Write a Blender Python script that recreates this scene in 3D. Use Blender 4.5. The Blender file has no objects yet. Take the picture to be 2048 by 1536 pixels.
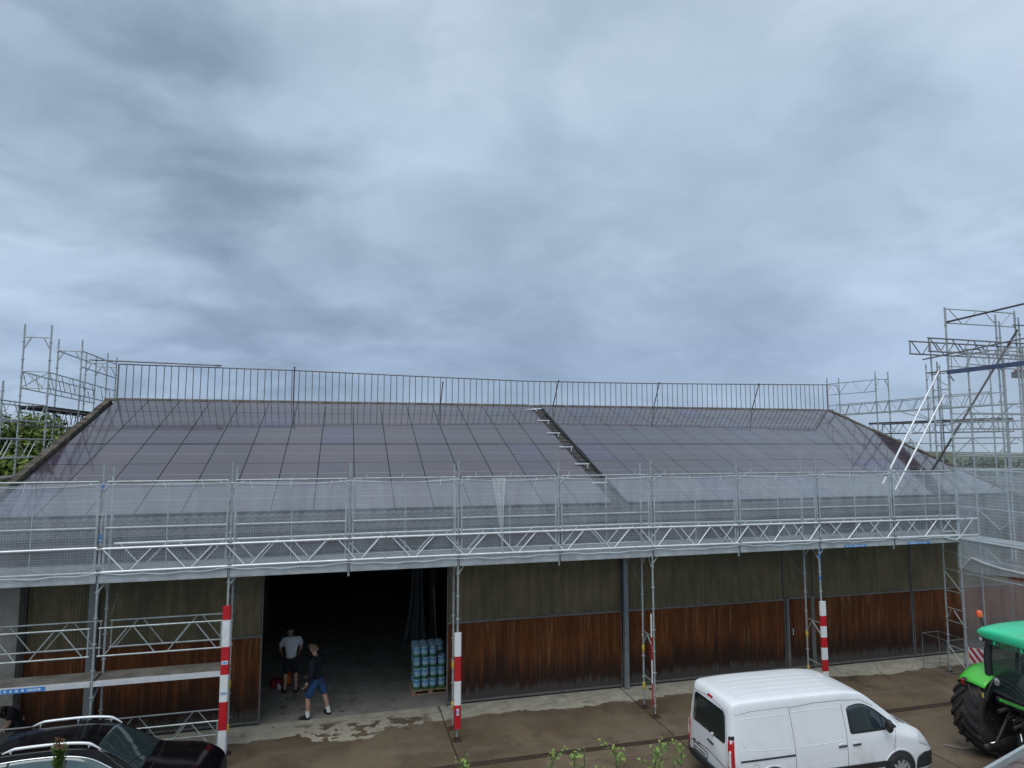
import bpy, bmesh, math, random
from mathutils import Vector, Matrix
from mathutils.bvhtree import BVHTree
random.seed(7)
C = bpy.context.scene.collection
PI = math.pi
R = math.radians
SL = R(20.96)                       # roof pitch
TN = math.tan(SL)

# ------------------------------------------------------------------ mesh builder
class MB:
    def __init__(s):
        s.v = []; s.f = []; s.m = []; s.s = []
    def add(s, vs, fs, mi=0, sm=False):
        o = len(s.v); s.v += [tuple(p) for p in vs]
        for f in fs:
            s.f.append(tuple(i + o for i in f)); s.m.append(mi); s.s.append(sm)
        return s
    def box(s, a, b, mi=0):
        x0, y0, z0 = a; x1, y1, z1 = b
        return s.add([(x0,y0,z0),(x1,y0,z0),(x1,y1,z0),(x0,y1,z0),(x0,y0,z1),(x1,y0,z1),(x1,y1,z1),(x0,y1,z1)],
              [(3,2,1,0),(4,5,6,7),(0,1,5,4),(1,2,6,5),(2,3,7,6),(3,0,4,7)], mi)
    def obox(s, c, h, M, mi=0):
        c = Vector(c); vs = []
        for sz in (-1,1):
            for sx, sy in ((-1,-1),(1,-1),(1,1),(-1,1)):
                vs.append(c + M @ Vector((sx*h[0], sy*h[1], sz*h[2])))
        return s.add(vs, [(3,2,1,0),(4,5,6,7),(0,1,5,4),(1,2,6,5),(2,3,7,6),(3,0,4,7)], mi)
    def bar(s, a, b, w, t, mi=0, up=(0,0,1)):
        a = Vector(a); b = Vector(b); d = (b-a); L = d.length; d.normalize()
        u = Vector(up)
        if abs(d.dot(u)) > .95: u = Vector((0,1,0))
        sd = d.cross(u).normalized(); up2 = sd.cross(d)
        M = Matrix((d, sd, up2)).transposed()
        return s.obox((a+b)/2, (L/2, w/2, t/2), M, mi)
    def tube(s, a, b, r, n=8, mi=0, r2=None, caps=True):
        return s.path([a, b], r, n, mi, r2, caps)
    def path(s, pts, r, n=8, mi=0, r2=None, caps=True):
        pts = [Vector(p) for p in pts]; K = len(pts); vs = []; fs = []
        for k, p in enumerate(pts):
            d = (pts[min(k+1,K-1)] - pts[max(k-1,0)]).normalized()
            u = Vector((0,0,1)) if abs(d.z) < .9 else Vector((0,1,0))
            e1 = d.cross(u).normalized(); e2 = d.cross(e1)
            rr = r[k] if isinstance(r, (list,tuple)) else (r if r2 is None else r + (r2-r)*k/max(1,K-1))
            for i in range(n):
                t = 2*PI*i/n
                vs.append(p + (e1*math.cos(t) + e2*math.sin(t))*rr)
        for k in range(K-1):
            for i in range(n):
                j = (i+1) % n
                fs.append((k*n+i, (k+1)*n+i, (k+1)*n+j, k*n+j))
        s.add(vs, fs, mi, True)
        if caps:
            s.add(vs[:n], [tuple(range(n))], mi); s.add(vs[-n:], [tuple(range(n))[::-1]], mi)
        return s
    def lathe(s, prof, c, axis='z', n=24, mi=0, sm=True, frm=None):
        c = Vector(c); vs = []; fs = []; K = len(prof)
        for (r, h) in prof:
            for i in range(n):
                t = 2*PI*i/n; a, b = r*math.cos(t), r*math.sin(t)
                p = {'z':(a,b,h),'y':(a,h,b),'x':(h,a,b)}[axis]
                vs.append(c + Vector(p))
        for k in range(K-1):
            for i in range(n):
                j = (i+1) % n
                fs.append((k*n+i, k*n+j, (k+1)*n+j, (k+1)*n+i))
        return s.add(vs, fs, mi, sm)
    def ball(s, c, r, nu=12, nv=8, mi=0):
        c = Vector(c); rx, ry, rz = r if isinstance(r,(tuple,list)) else (r,r,r)
        vs = []; fs = []
        for k in range(nv+1):
            ph = -PI/2 + PI*k/nv
            for i in range(nu):
                t = 2*PI*i/nu
                vs.append(c + Vector((rx*math.cos(ph)*math.cos(t), ry*math.cos(ph)*math.sin(t), rz*math.sin(ph))))
        for k in range(nv):
            for i in range(nu):
                j = (i+1) % nu
                fs.append((k*nu+i, k*nu+j, (k+1)*nu+j, (k+1)*nu+i))
        return s.add(vs, fs, mi, True)
    def grid(s, fn, nu, nv, mi=0, sm=True):
        vs = [fn(i/nu, j/nv) for j in range(nv+1) for i in range(nu+1)]
        fs = [(j*(nu+1)+i, j*(nu+1)+i+1, (j+1)*(nu+1)+i+1, (j+1)*(nu+1)+i) for j in range(nv) for i in range(nu)]
        return s.add(vs, fs, mi, sm)
    def mesh(s, name, off=(0,0,0)):
        me = bpy.data.meshes.new(name)
        ox, oy, oz = off
        me.from_pydata([(x-ox, y-oy, z-oz) for x, y, z in s.v], [], s.f)
        me.polygons.foreach_set('material_index', s.m)
        me.polygons.foreach_set('use_smooth', s.s)
        me.update()
        return me
    def build(s, name, mats, parent=None, world=True, bevel=0, loc=None):
        """one mesh object; world=True: vertices are in scene space and are moved to the parent's frame"""
        base = (0,0,0)
        if parent is not None and world:
            base = getoff(parent)
        elif loc is not None:
            base = loc
        me = s.mesh(name, base)
        for m in (mats if isinstance(mats, (list,tuple)) else [mats]): me.materials.append(m)
        o = bpy.data.objects.new(name, me); C.objects.link(o)
        if parent is not None: o.parent = parent
        elif loc is not None: o.location = loc
        if bevel:
            md = o.modifiers.new('bevel', 'BEVEL'); md.width = bevel; md.segments = 2; md.limit_method = 'ANGLE'
        return o

def getoff(o):
    off = Vector((0,0,0))
    while o is not None:
        off += o.location; o = o.parent
    return off
def tag(o, label, cat, group=None):
    o['label'] = label; o['category'] = cat
    if group: o['group'] = group
    return o
def thing(name, label, cat, loc=(0,0,0), rotz=0, group=None):
    o = bpy.data.objects.new(name, None); C.objects.link(o)
    o.location = loc; o.rotation_euler = (0,0,rotz); o.empty_display_size = .2
    return tag(o, label, cat, group)
def struct(name, mb, mats):
    o = mb.build(name, mats); o['kind'] = 'structure'; return o

# ------------------------------------------------------------------ node helpers
class NT:
    def __init__(s, tree): s.t = tree; s.N = tree.nodes; s.L = tree.links
    def n(s, typ, **kw):
        nd = s.N.new(typ)
        for k, v in kw.items(): setattr(nd, k, v)
        return nd
    def put(s, sock, val):
        if isinstance(val, bpy.types.NodeSocket): s.L.new(val, sock)
        elif val is not None:
            if isinstance(val, (tuple,list)) and len(val) == 3 and len(sock.default_value) == 4: val = (*val, 1)
            sock.default_value = val
    def m(s, op, a, b=None, c=None, clamp=False):
        nd = s.n('ShaderNodeMath', operation=op, use_clamp=clamp)
        s.put(nd.inputs[0], a); s.put(nd.inputs[1], b)
        if c is not None: s.put(nd.inputs[2], c)
        return nd.outputs[0]
    def vm(s, op, a, b=None, scale=None):
        nd = s.n('ShaderNodeVectorMath', operation=op)
        s.put(nd.inputs[0], a)
        if b is not None: s.put(nd.inputs[1], b)
        if scale is not None: s.put(nd.inputs['Scale'], scale)
        return nd.outputs['Value'] if op in ('DOT_PRODUCT','LENGTH') else nd.outputs[0]
    def mix(s, f, a, b, blend='MIX'):
        nd = s.n('ShaderNodeMix', data_type='RGBA', blend_type=blend)
        s.put(nd.inputs[0], f); s.put(nd.inputs[6], a); s.put(nd.inputs[7], b)
        return nd.outputs[2]
    def ramp(s, f, stops, interp='LINEAR'):
        nd = s.n('ShaderNodeValToRGB'); s.put(nd.inputs[0], f); cr = nd.color_ramp; cr.interpolation = interp
        while len(cr.elements) < len(stops): cr.elements.new(.5)
        for e, (p, c) in zip(cr.elements, stops):
            e.position = p; e.color = (c,c,c,1) if isinstance(c,(int,float)) else (*c,1)
        return nd.outputs[0]
    def sstep(s, x, a, b):
        nd = s.n('ShaderNodeMapRange', interpolation_type='SMOOTHSTEP')
        s.put(nd.inputs[0], x); s.put(nd.inputs[1], a); s.put(nd.inputs[2], b)
        return nd.outputs[0]
    def tc(s, k='Object'): return s.n('ShaderNodeTexCoord').outputs[k]
    def sep(s, v):
        nd = s.n('ShaderNodeSeparateXYZ'); s.put(nd.inputs[0], v); return nd.outputs
    def comb(s, x, y, z):
        nd = s.n('ShaderNodeCombineXYZ')
        for i, q in enumerate((x,y,z)): s.put(nd.inputs[i], q)
        return nd.outputs[0]
    def noise(s, v, scale=5, detail=4, rough=.55, dist=0, out='Fac'):
        nd = s.n('ShaderNodeTexNoise'); s.put(nd.inputs['Vector'], v)
        nd.inputs['Scale'].default_value = scale; nd.inputs['Detail'].default_value = detail
        nd.inputs['Roughness'].default_value = rough; nd.inputs['Distortion'].default_value = dist
        return nd.outputs[out]
    def vor(s, v, scale=5, feature='F1', out='Distance', rnd=1):
        nd = s.n('ShaderNodeTexVoronoi', feature=feature); s.put(nd.inputs['Vector'], v)
        nd.inputs['Scale'].default_value = scale; nd.inputs['Randomness'].default_value = rnd
        return nd.outputs[out]
    def white(s, v):
        nd = s.n('ShaderNodeTexWhiteNoise', noise_dimensions='3D'); s.put(nd.inputs[0], v); return nd.outputs['Value']
    def bump(s, h, strength=.3, dist=.01):
        nd = s.n('ShaderNodeBump'); nd.inputs['Strength'].default_value = strength; nd.inputs['Distance'].default_value = dist
        s.put(nd.inputs['Height'], h); return nd.outputs[0]

def mat(name, fn):
    m = bpy.data.materials.new(name); m.use_nodes = True
    nt = NT(m.node_tree)
    p = m.node_tree.nodes['Principled BSDF']
    def P(color=None, rough=None, metal=None, normal=None, alpha=None, ior=None, coat=None, spec=None, trans=None, emis=None):
        for k, v in (('Base Color',color),('Roughness',rough),('Metallic',metal),('Normal',normal),('Alpha',alpha),('IOR',ior),
                     ('Coat Weight',coat),('Specular IOR Level',spec),('Transmission Weight',trans)):
            if v is not None: nt.put(p.inputs[k], v)
        if coat: p.inputs['Coat Roughness'].default_value = .04
    fn(nt, P)
    return m
def simple(name, col, rough=.5, metal=0, var=.15, scale=6, bump=0, coat=None, spec=None, coords='Object', rvar=.1):
    def f(n, P):
        v = n.tc(coords)
        a = n.noise(v, scale, 5); b = n.noise(v, scale*7, 3)
        f1 = n.m('ADD', n.m('MULTIPLY', a, .7), n.m('MULTIPLY', b, .3))
        lo = tuple(c*(1-var) for c in col); hi = tuple(min(1, c*(1+var)) for c in col)
        c = n.mix(n.sstep(f1, .3, .7), lo, hi)
        r = n.m('ADD', rough - rvar/2, n.m('MULTIPLY', a, rvar))
        P(c, r, metal, n.bump(b, bump, .01) if bump else None, coat=coat, spec=spec)
    return mat(name, f)

M = {}
M['galv'] = simple('galvanised_steel', (.40,.44,.44), .5, .45, .22, 9, .05)
M['post'] = simple('blue_grey_post', (.20,.225,.235), .5, .2, .15, 5)
M['rail_brown'] = simple('brownish_railing_steel', (.19,.18,.185), .5, .3, .2, 9)
M['galv_dark'] = simple('weathered_steel', (.22,.22,.23), .55, .4, .25, 9, .05)
M['alu'] = simple('aluminium', (.74,.76,.78), .38, .35, .1, 8)
M['alu_grey'] = simple('aluminium_deck', (.40,.43,.44), .5, .3, .2, 4, .05)
M['deckwood'] = simple('deck_plywood', (.16,.15,.13), .75, 0, .35, 3, .2)
M['black_steel'] = simple('painted_black_steel', (.03,.028,.027), .5, 0, .3, 8)
M['rust'] = simple('rusty_iron', (.055,.032,.024), .75, .1, .5, 12, .4)
M['red'] = simple('red_board_paint', (.48,.012,.02), .45, 0, .12, 5)
M['white_board'] = simple('white_board_paint', (.72,.74,.74), .5, 0, .1, 14)
M['concrete'] = simple('concrete', (.19,.185,.17), .85, 0, .2, 5, .2)
M['rubber'] = simple('rubber', (.018,.018,.019), .7, 0, .3, 7, .1)
def muddy(n, P):
    v = n.tc('Object'); a = n.noise(v, 3.5, 6, .6); b = n.noise(v, 17, 4)
    c = n.mix(n.m('MULTIPLY', n.sstep(a, .42, .68), .55), (.016,.016,.017), (.085,.066,.048))
    P(n.mix(n.m('MULTIPLY', n.sstep(b, .55, .72), .4), c, (.06,.05,.04)), .85, 0, n.bump(b, .2, .01))
M['muddy_rubber'] = mat('muddy_tractor_rubber', muddy)
def dusty(col, name):
    def f(n, P):
        v = n.tc('Object'); a = n.noise(v, 4, 6, .62); z = n.sep(v)[2]; b = n.noise(v, 30, 3)
        k = n.m('MULTIPLY', n.sstep(a, .42, .72), .30); k = n.m('ADD', k, n.m('MULTIPLY', n.sstep(b, .6, .75), .10))
        P(n.mix(k, col, (.20,.17,.11)), n.m('ADD', .28, n.m('MULTIPLY', k, .9)), 0, coat=.25)
    return mat(name, f)
M['black_plastic'] = simple('black_plastic', (.02,.02,.022), .55, 0, .2, 8)
M['chrome'] = simple('polished_trim', (.8,.82,.84), .18, .9, .03, 5)
M['rim'] = simple('silver_rim', (.5,.51,.52), .35, .6, .1, 5)
M['skin'] = simple('skin', (.42,.24,.17), .55, 0, .1, 12)
M['blond'] = simple('blond_hair', (.15,.09,.05), .7, 0, .3, 60, .3)
M['darkhair'] = simple('dark_hair', (.03,.02,.015), .7, 0, .3, 60, .3)
M['shirt_grey'] = simple('pale_grey_cotton', (.52,.52,.55), .9, 0, .1, 8, .25)
M['navy'] = simple('navy_cotton', (.004,.006,.013), .9, 0, .2, 8, .25)
M['blue_denim'] = simple('blue_work_cloth', (.018,.055,.15), .9, 0, .2, 8, .25)
M['black_cloth'] = simple('black_cloth', (.012,.012,.015), .9, 0, .2, 8, .25)
M['white_cloth'] = simple('white_cloth', (.7,.7,.68), .9, 0, .08, 10, .2)
M['red_cloth'] = simple('red_cloth', (.25,.02,.03), .9, 0, .1, 10, .2)
M['orange'] = simple('orange_plastic', (.55,.11,.015), .45, 0, .15, 6)
M['yellow'] = simple('yellow_tape', (.55,.40,.06), .6, 0, .2, 14)
M['blue_tape'] = simple('blue_tape', (.05,.22,.55), .5, 0, .15, 20)
M['pallet'] = simple('pallet_timber', (.33,.23,.13), .8, 0, .3, 10, .2)
M['tarp'] = simple('grey_tarpaulin', (.10,.105,.11), .6, 0, .2, 4, .3)
M['blue_board'] = simple('blue_grey_plank', (.07,.09,.17), .6, 0, .2, 4)
M['glass_teal'] = simple('teal_tinted_glass', (.055,.095,.105), .05, 0, .15, 2, spec=.8, rvar=.02)
M['glass_dark'] = simple('dark_glass', (.012,.02,.022), .06, 0, .1, 2, spec=.6, rvar=.02)
M['glass_car'] = simple('car_glass', (.02,.035,.04), .05, 0, .1, 2, spec=.8, rvar=.02)
M['lamp_red'] = simple('red_lamp_lens', (.42,.008,.012), .15, 0, .1, 10, coat=.6)
M['lamp_clear'] = simple('clear_lamp_lens', (.72,.74,.76), .12, .2, .1, 10, coat=.6)
M['lamp_orange'] = simple('orange_beacon_lens', (.75,.12,.03), .25, 0, .1, 10, coat=.5)
M['green'] = dusty((.07,.52,.05), 'dusty_tractor_green')
M['roof_green'] = dusty((.03,.62,.32), 'dusty_cab_roof_green')
M['plate'] = simple('number_plate', (.55,.56,.54), .5, 0, .05, 8)
M['dark_ink'] = simple('dark_ink', (.03,.04,.05), .6, 0, .1, 8)
M['green_ink'] = simple('green_ink', (.10,.35,.08), .5, 0, .1, 8)
M['white_ink'] = simple('white_ink', (.65,.72,.8), .5, 0, .1, 8)
M['hose'] = simple('grey_hose', (.22,.20,.18), .6, 0, .2, 8)
M['bark'] = simple('bark', (.07,.05,.035), .9, 0, .35, 12, .5)
M['stem'] = simple('green_stem', (.10,.13,.05), .7, 0, .3, 20)
M['dead'] = simple('withered_twig', (.22,.12,.06), .8, 0, .3, 20)

def van_white(n, P):
    v = n.tc('Object'); x, y, z = n.sep(v)
    d = n.noise(v, 2.2, 6, .6); d2 = n.noise(n.vm('MULTIPLY', v, (1,1,.25)), 9, 4)
    dirt = n.m('MULTIPLY', n.sstep(d, .42, .75), n.m('ADD', .10, n.m('MULTIPLY', n.sstep(z, 1.0, .2), .6)))
    dirt = n.m('ADD', dirt, n.m('MULTIPLY', n.sstep(d2, .5, .8), .07))
    P(n.mix(dirt, (.80,.825,.85), (.36,.34,.30)), .24, 0, coat=.45)
M['van_white'] = mat('white_car_paint', van_white)
def car_black(n, P):
    v = n.tc('Object'); d = n.noise(v, 3, 6, .6)
    P(n.mix(n.sstep(d,.45,.8), (.004,.0035,.005), (.012,.010,.011)), n.m('ADD', .07, n.m('MULTIPLY', d, .12)), 0, coat=.0, spec=.22)
M['car_black'] = mat('black_car_paint', car_black)

def panel_glass(n, P):
    v = n.tc('Object'); x, y, z = n.sep(v)
    rnd = n.n('ShaderNodeObjectInfo').outputs['Random']
    cellx = n.m('FRACT', n.m('DIVIDE', n.m('ADD', x, .5), .0155*2))
    bus = n.m('MULTIPLY', n.m('LESS_THAN', n.m('ABSOLUTE', n.m('SUBTRACT', cellx, .5)), .06), .22)
    streak = n.sstep(n.noise(n.comb(n.m('MULTIPLY', x, 38), n.m('MULTIPLY', y, 1.3), rnd), 1, 3), .58, .75)
    mid = n.m('LESS_THAN', n.m('ABSOLUTE', y), .010)
    edge = n.m('MAXIMUM', n.m('GREATER_THAN', n.m('ABSOLUTE', x), .466), n.m('MULTIPLY', n.m('GREATER_THAN', n.m('ABSOLUTE', y), .716), .5))
    base = n.ramp(rnd, [(0,(.052,.043,.068)),(.35,(.070,.053,.068)),(.7,(.062,.049,.062)),(.9,(.058,.056,.070)),(1,(.050,.042,.098))])
    cl = n.noise(v, 2.5, 4)
    base = n.mix(n.m('MULTIPLY', n.sstep(cl, .35, .7), .35), base, (.07,.066,.072))
    c = n.mix(n.m('ADD', bus, n.m('MULTIPLY', streak, .10)), base, (.14,.14,.16))
    c = n.mix(n.m('MULTIPLY', mid, .55), c, (.30,.29,.34))
    c = n.mix(edge, c, (.008,.008,.010))
    nz = n.noise(v, 3.2, 2)
    P(c, n.m('ADD', .045, n.m('MULTIPLY', cl, .06)), 0, n.bump(nz, .018, .03), ior=1.6)
M['panel'] = mat('solar_glass', panel_glass)
M['panel_edge'] = simple('black_panel_frame', (.008,.008,.010), .45, 0, .1, 5)

def tile(n, P):
    v = n.tc('Object'); x, y, z = n.sep(v)
    a = n.noise(v, 3.5, 6, .65); b = n.noise(v, 30, 4)
    tl = n.white(n.comb(n.m('FLOOR', n.m('DIVIDE', x, .30)), n.m('FLOOR', n.m('DIVIDE', y, .33)), 0))
    c = n.mix(n.m('MULTIPLY', tl, .7), (.030,.030,.033), (.075,.069,.070))
    c = n.mix(n.m('MULTIPLY', n.sstep(a, .48, .72), .8), c, (.075,.072,.052))
    c = n.mix(n.m('MULTIPLY', n.sstep(b, .55, .75), .6), c, (.025,.023,.022))
    P(c, .85, 0, n.bump(b, .5, .01))
M['tile'] = mat('concrete_roof_tile', tile)
def verge(n, P):
    v = n.tc('Object'); a = n.noise(v, 4, 6, .65); b = n.noise(v, 22, 5)
    c = n.mix(n.sstep(a, .35, .7), (.055,.043,.032), (.17,.15,.12))
    c = n.mix(n.m('MULTIPLY', n.sstep(b, .5, .7), .7), c, (.035,.03,.025))
    P(c, .9, 0, n.bump(b, .7, .02))
M['verge'] = mat('mossy_verge', verge)
M['gutter'] = simple('brown_gutter', (.10,.06,.055), .5, .2, .25, 5)

def timber(n, P):
    v = n.tc('Object'); x, y, z = n.sep(v)
    bi = n.m('FLOOR', n.m('DIVIDE', x, .118)); fr = n.m('FRACT', n.m('DIVIDE', x, .118))
    rb = n.white(n.comb(bi, 3, 1)); rb2 = n.white(n.comb(bi, 9, 4))
    g = n.noise(n.comb(n.m('MULTIPLY', x, 55), n.m('MULTIPLY', rb, 40), n.m('MULTIPLY', z, 1.6)), 1, 5, .6)
    g2 = n.noise(n.comb(n.m('MULTIPLY', x, 16), n.m('MULTIPLY', rb, 40), n.m('MULTIPLY', z, .8)), 1, 4, .6)
    big = n.noise(n.comb(n.m('MULTIPLY', x, .55), 0, n.m('MULTIPLY', z, .5)), 1.6, 4)
    c = n.mix(n.sstep(g, .25, .75), (.082,.024,.008), (.245,.086,.030))
    c = n.mix(n.m('MULTIPLY', n.n('ShaderNodeObjectInfo').outputs['Random'], .35), c, (.075,.036,.020))
    c = n.mix(n.m('MULTIPLY', rb, .6), c, (.052,.017,.008))
    c = n.mix(n.m('MULTIPLY', n.m('MULTIPLY', n.sstep(g2, .54, .66), n.m('GREATER_THAN', rb2, .42)), .7), c, (.235,.120,.058))
    c = n.mix(n.m('MULTIPLY', n.sstep(big, .45, .7), .45), c, (.040,.015,.008))
    # weathering that climbs from the foot of the boards
    hgt = n.m('ADD', .55, n.m('MULTIPLY', n.m('SUBTRACT', n.noise(n.comb(n.m('MULTIPLY', x, 17), 0, n.m('MULTIPLY', z, .7)), 1, 5, .7), .5), 1.15))
    hgt = n.m('ADD', hgt, n.m('MULTIPLY', rb2, .35))
    w = n.sstep(n.m('SUBTRACT', z, hgt), .60, -.30)
    c = n.mix(n.m('MULTIPLY', w, .88), c, (.020,.014,.012))
    gw = n.sstep(n.m('SUBTRACT', z, n.m('MULTIPLY', hgt, .42)), .12, -.10)
    c = n.mix(n.m('MULTIPLY', gw, n.m('ADD', .25, n.m('MULTIPLY', g, .8))), c, (.085,.080,.075))
    gap = n.m('LESS_THAN', n.m('MINIMUM', fr, n.m('SUBTRACT', 1, fr)), .03)
    c = n.mix(n.m('MULTIPLY', gap, .6), c, (.012,.008,.006))
    h = n.m('SUBTRACT', g, n.m('MULTIPLY', gap, 1.5))
    P(c, .85, 0, n.bump(h, .4, .01), spec=.15)
M['timber'] = mat('weathered_timber_boards', timber)
def sheet(n, P):
    v = n.tc('Object'); x, y, z = n.sep(v)
    a = n.noise(n.comb(n.m('MULTIPLY', x, 6), 0, n.m('MULTIPLY', z, .9)), 1, 5, .6)
    b = n.noise(v, 1.1, 3)
    row = n.m('LESS_THAN', n.m('ABSOLUTE', n.m('SUBTRACT', z, 3.15)), .012)
    c = n.mix(n.sstep(a, .3, .7), (.108,.092,.052), (.180,.152,.092))
    c = n.mix(n.m('MULTIPLY', n.sstep(b, .35, .7), .5), c, (.075,.068,.045))
    c = n.mix(n.m('MULTIPLY', row, .5), c, (.14,.13,.09))
    P(c, .55, 0, spec=.25)
M['sheet'] = mat('olive_corrugated_sheet', sheet)
M['trim'] = simple('grey_steel_trim', (.15,.15,.14), .55, .3, .2, 6)
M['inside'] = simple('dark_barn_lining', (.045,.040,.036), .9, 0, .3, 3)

def yard(n, P):
    v = n.tc('Object'); x, y, z = n.sep(v)
    a = n.noise(v, .55, 6, .6); b = n.noise(v, 2.6, 6, .65); f = n.noise(v, 22, 4)
    st = n.noise(n.vm('MULTIPLY', v, (.35,1.4,1)), 1.0, 5, .6)
    wet = n.mix(n.sstep(a, .32, .68), (.108,.082,.053), (.182,.143,.098))
    wet = n.mix(n.m('MULTIPLY', n.sstep(st, .5, .72), .6), wet, (.175,.145,.108))
    wet = n.mix(n.m('MULTIPLY', n.sstep(b, .52, .7), .45), wet, (.068,.055,.042))
    wet = n.mix(n.m('MULTIPLY', n.sstep(f, .6, .8), .25), wet, (.05,.042,.035))
    dry = n.mix(n.sstep(b, .35, .7), (.34,.315,.25), (.48,.45,.37))
    dry = n.mix(n.m('MULTIPLY', n.sstep(f, .55, .75), .35), dry, (.15,.14,.12))
    edge = n.m('ADD', 15.72, n.m('MULTIPLY', n.m('SUBTRACT', n.noise(n.comb(x, 0, 0), .42, 5, .6), .5), 1.1))
    edge = n.m('ADD', edge, n.m('MULTIPLY', n.m('SUBTRACT', b, .5), .5))
    # the dry apron reaches further out in front of the gate
    edge = n.m('SUBTRACT', edge, n.m('MULTIPLY', n.m('MULTIPLY', n.sstep(x, -.9, -.3), n.sstep(x, 1.2, .7)), .42))
    d = n.sstep(n.m('SUBTRACT', y, edge), -.03, .05)
    spots = n.m('MULTIPLY', n.sstep(n.vor(v, 3.2), .20, .14), n.sstep(n.noise(v, .8, 2), .5, .6))
    pud = n.m('MULTIPLY', n.m('MULTIPLY', n.sstep(y, 16.5, 16.1), n.sstep(x, -1.6, -.8)), n.sstep(x, 2.6, 1.8))
    d = n.m('MULTIPLY', d, n.m('SUBTRACT', 1, n.m('MULTIPLY', n.m('MULTIPLY', n.sstep(b, .50, .54), pud), 1)))
    d = n.m('MULTIPLY', d, n.m('SUBTRACT', 1, n.m('MULTIPLY', spots, .8)))
    c = n.mix(d, wet, dry)
    # fine cracks, oil and rust stains, faint tyre tracks
    cw = n.vm('ADD', v, n.vm('SCALE', n.noise(v, 1.1, 5, out='Color'), scale=.55))
    cr = n.m('MULTIPLY', n.sstep(n.vor(cw, .42, 'DISTANCE_TO_EDGE'), .006, .002), n.sstep(n.noise(v, .35, 2), .50, .56))
    c = n.mix(n.m('MULTIPLY', cr, .6), c, (.035,.028,.022))
    oil = n.m('MULTIPLY', n.sstep(n.noise(v, .9, 5, .6), .60, .70), .5)
    c = n.mix(oil, c, (.052,.042,.034))
    ty = n.m('ADD', y, n.m('ADD', n.m('MULTIPLY', n.m('SINE', n.m('MULTIPLY', x, .33)), .5), n.m('MULTIPLY', x, .05)))
    tk = n.m('ABSOLUTE', n.m('SUBTRACT', n.m('FRACT', n.m('DIVIDE', ty, 1.55)), .5))
    trk = n.m('MULTIPLY', n.m('MULTIPLY', n.sstep(tk, .10, .04), n.sstep(n.noise(n.vm('MULTIPLY', v, (1,6,1)), 1.5, 4), .42, .62)), n.sstep(y, 15.2, 14.2))
    c = n.mix(n.m('MULTIPLY', trk, .35), c, (.20,.17,.13))
    grit = n.sstep(n.vor(v, 26), .16, .10)
    c = n.mix(n.m('MULTIPLY', n.m('MULTIPLY', grit, n.sstep(n.white(n.vm('FLOOR', n.vm('SCALE', v, scale=26))), .80, .86)), .6), c, (.30,.27,.22))
    # joints between the cast slabs
    jw = n.m('ADD', x, n.m('MULTIPLY', n.noise(n.comb(0, y, 0), 1.2, 3), .05))
    jx = n.m('ABSOLUTE', n.m('SUBTRACT', n.m('FRACT', n.m('ADD', n.m('DIVIDE', n.m('ADD', jw, 2.41), 4.87), .5)), .5))
    jl = n.m('LESS_THAN', n.m('MULTIPLY', jx, 4.87), .017)
    c = n.mix(n.m('MULTIPLY', jl, .85), c, (.03,.024,.019))
    rg = n.m('ADD', n.m('MULTIPLY', d, .38), n.m('ADD', .27, n.m('MULTIPLY', b, .32)))
    P(c, rg, 0, n.bump(n.m('ADD', n.m('MULTIPLY', b, .6), n.m('MULTIPLY', f, .4)), .12, .01))
M['yard'] = mat('wet_concrete_yard', yard)
def floor(n, P):
    v = n.tc('Object'); x, y, z = n.sep(v)
    b = n.noise(v, 2.0, 6, .65); f = n.noise(v, 25, 4)
    c = n.mix(n.sstep(b, .3, .7), (.20,.19,.165), (.29,.275,.245))
    c = n.mix(n.m('MULTIPLY', n.sstep(f, .55, .75), .4), c, (.13,.12,.11))
    ln = n.m('ABSOLUTE', n.m('SUBTRACT', x, n.m('ADD', 1.05, n.m('MULTIPLY', n.m('SUBTRACT', y, 16.6), .10))))
    fp = n.m('MULTIPLY', n.sstep(n.vor(n.vm('MULTIPLY', v, (1,1.7,1)), 2.6), .26, .20), n.sstep(n.noise(v, 1.3, 3), .46, .56))
    c = n.mix(n.m('MULTIPLY', fp, .75), c, (.06,.052,.045))
    P(c, .8, 0, n.bump(f, .1, .01))
M['floor'] = mat('barn_floor_concrete', floor)
def field(n, P):
    v = n.tc('Object'); a = n.noise(v, .02, 6); b = n.noise(v, .6, 5)
    c = n.mix(n.sstep(a, .35, .65), (.05,.07,.035), (.10,.105,.055))
    c = n.mix(n.m('MULTIPLY', n.sstep(b, .4, .7), .4), c, (.035,.06,.02))
    P(c, .9, 0)
M['field'] = mat('farm_field', field)
def leaf(name, lo, hi):
    def f(n, P):
        r = n.white(n.vm('MULTIPLY', n.n('ShaderNodeNewGeometry').outputs['Position'], (1,1,1)))
        a = n.noise(n.tc('Object'), 1.5, 4); b = n.noise(n.tc('Object'), 14, 2)
        c = n.mix(n.sstep(n.m('ADD', n.m('MULTIPLY', a, .5), n.m('MULTIPLY', b, .5)), .35, .65), lo, hi)
        P(c, .55, 0, spec=.3)
    return mat(name, f)
M['leaf_tree'] = leaf('tree_leaves', (.05,.095,.014), (.16,.20,.035))
M['leaf_shoot'] = leaf('shoot_leaves', (.11,.20,.03), (.27,.38,.085))
M['leaf_conifer'] = leaf('conifer_needles', (.05,.10,.02), (.14,.22,.05))
M['leaf_far'] = leaf('far_hedge_leaves', (.04,.06,.03), (.07,.09,.045))

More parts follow.
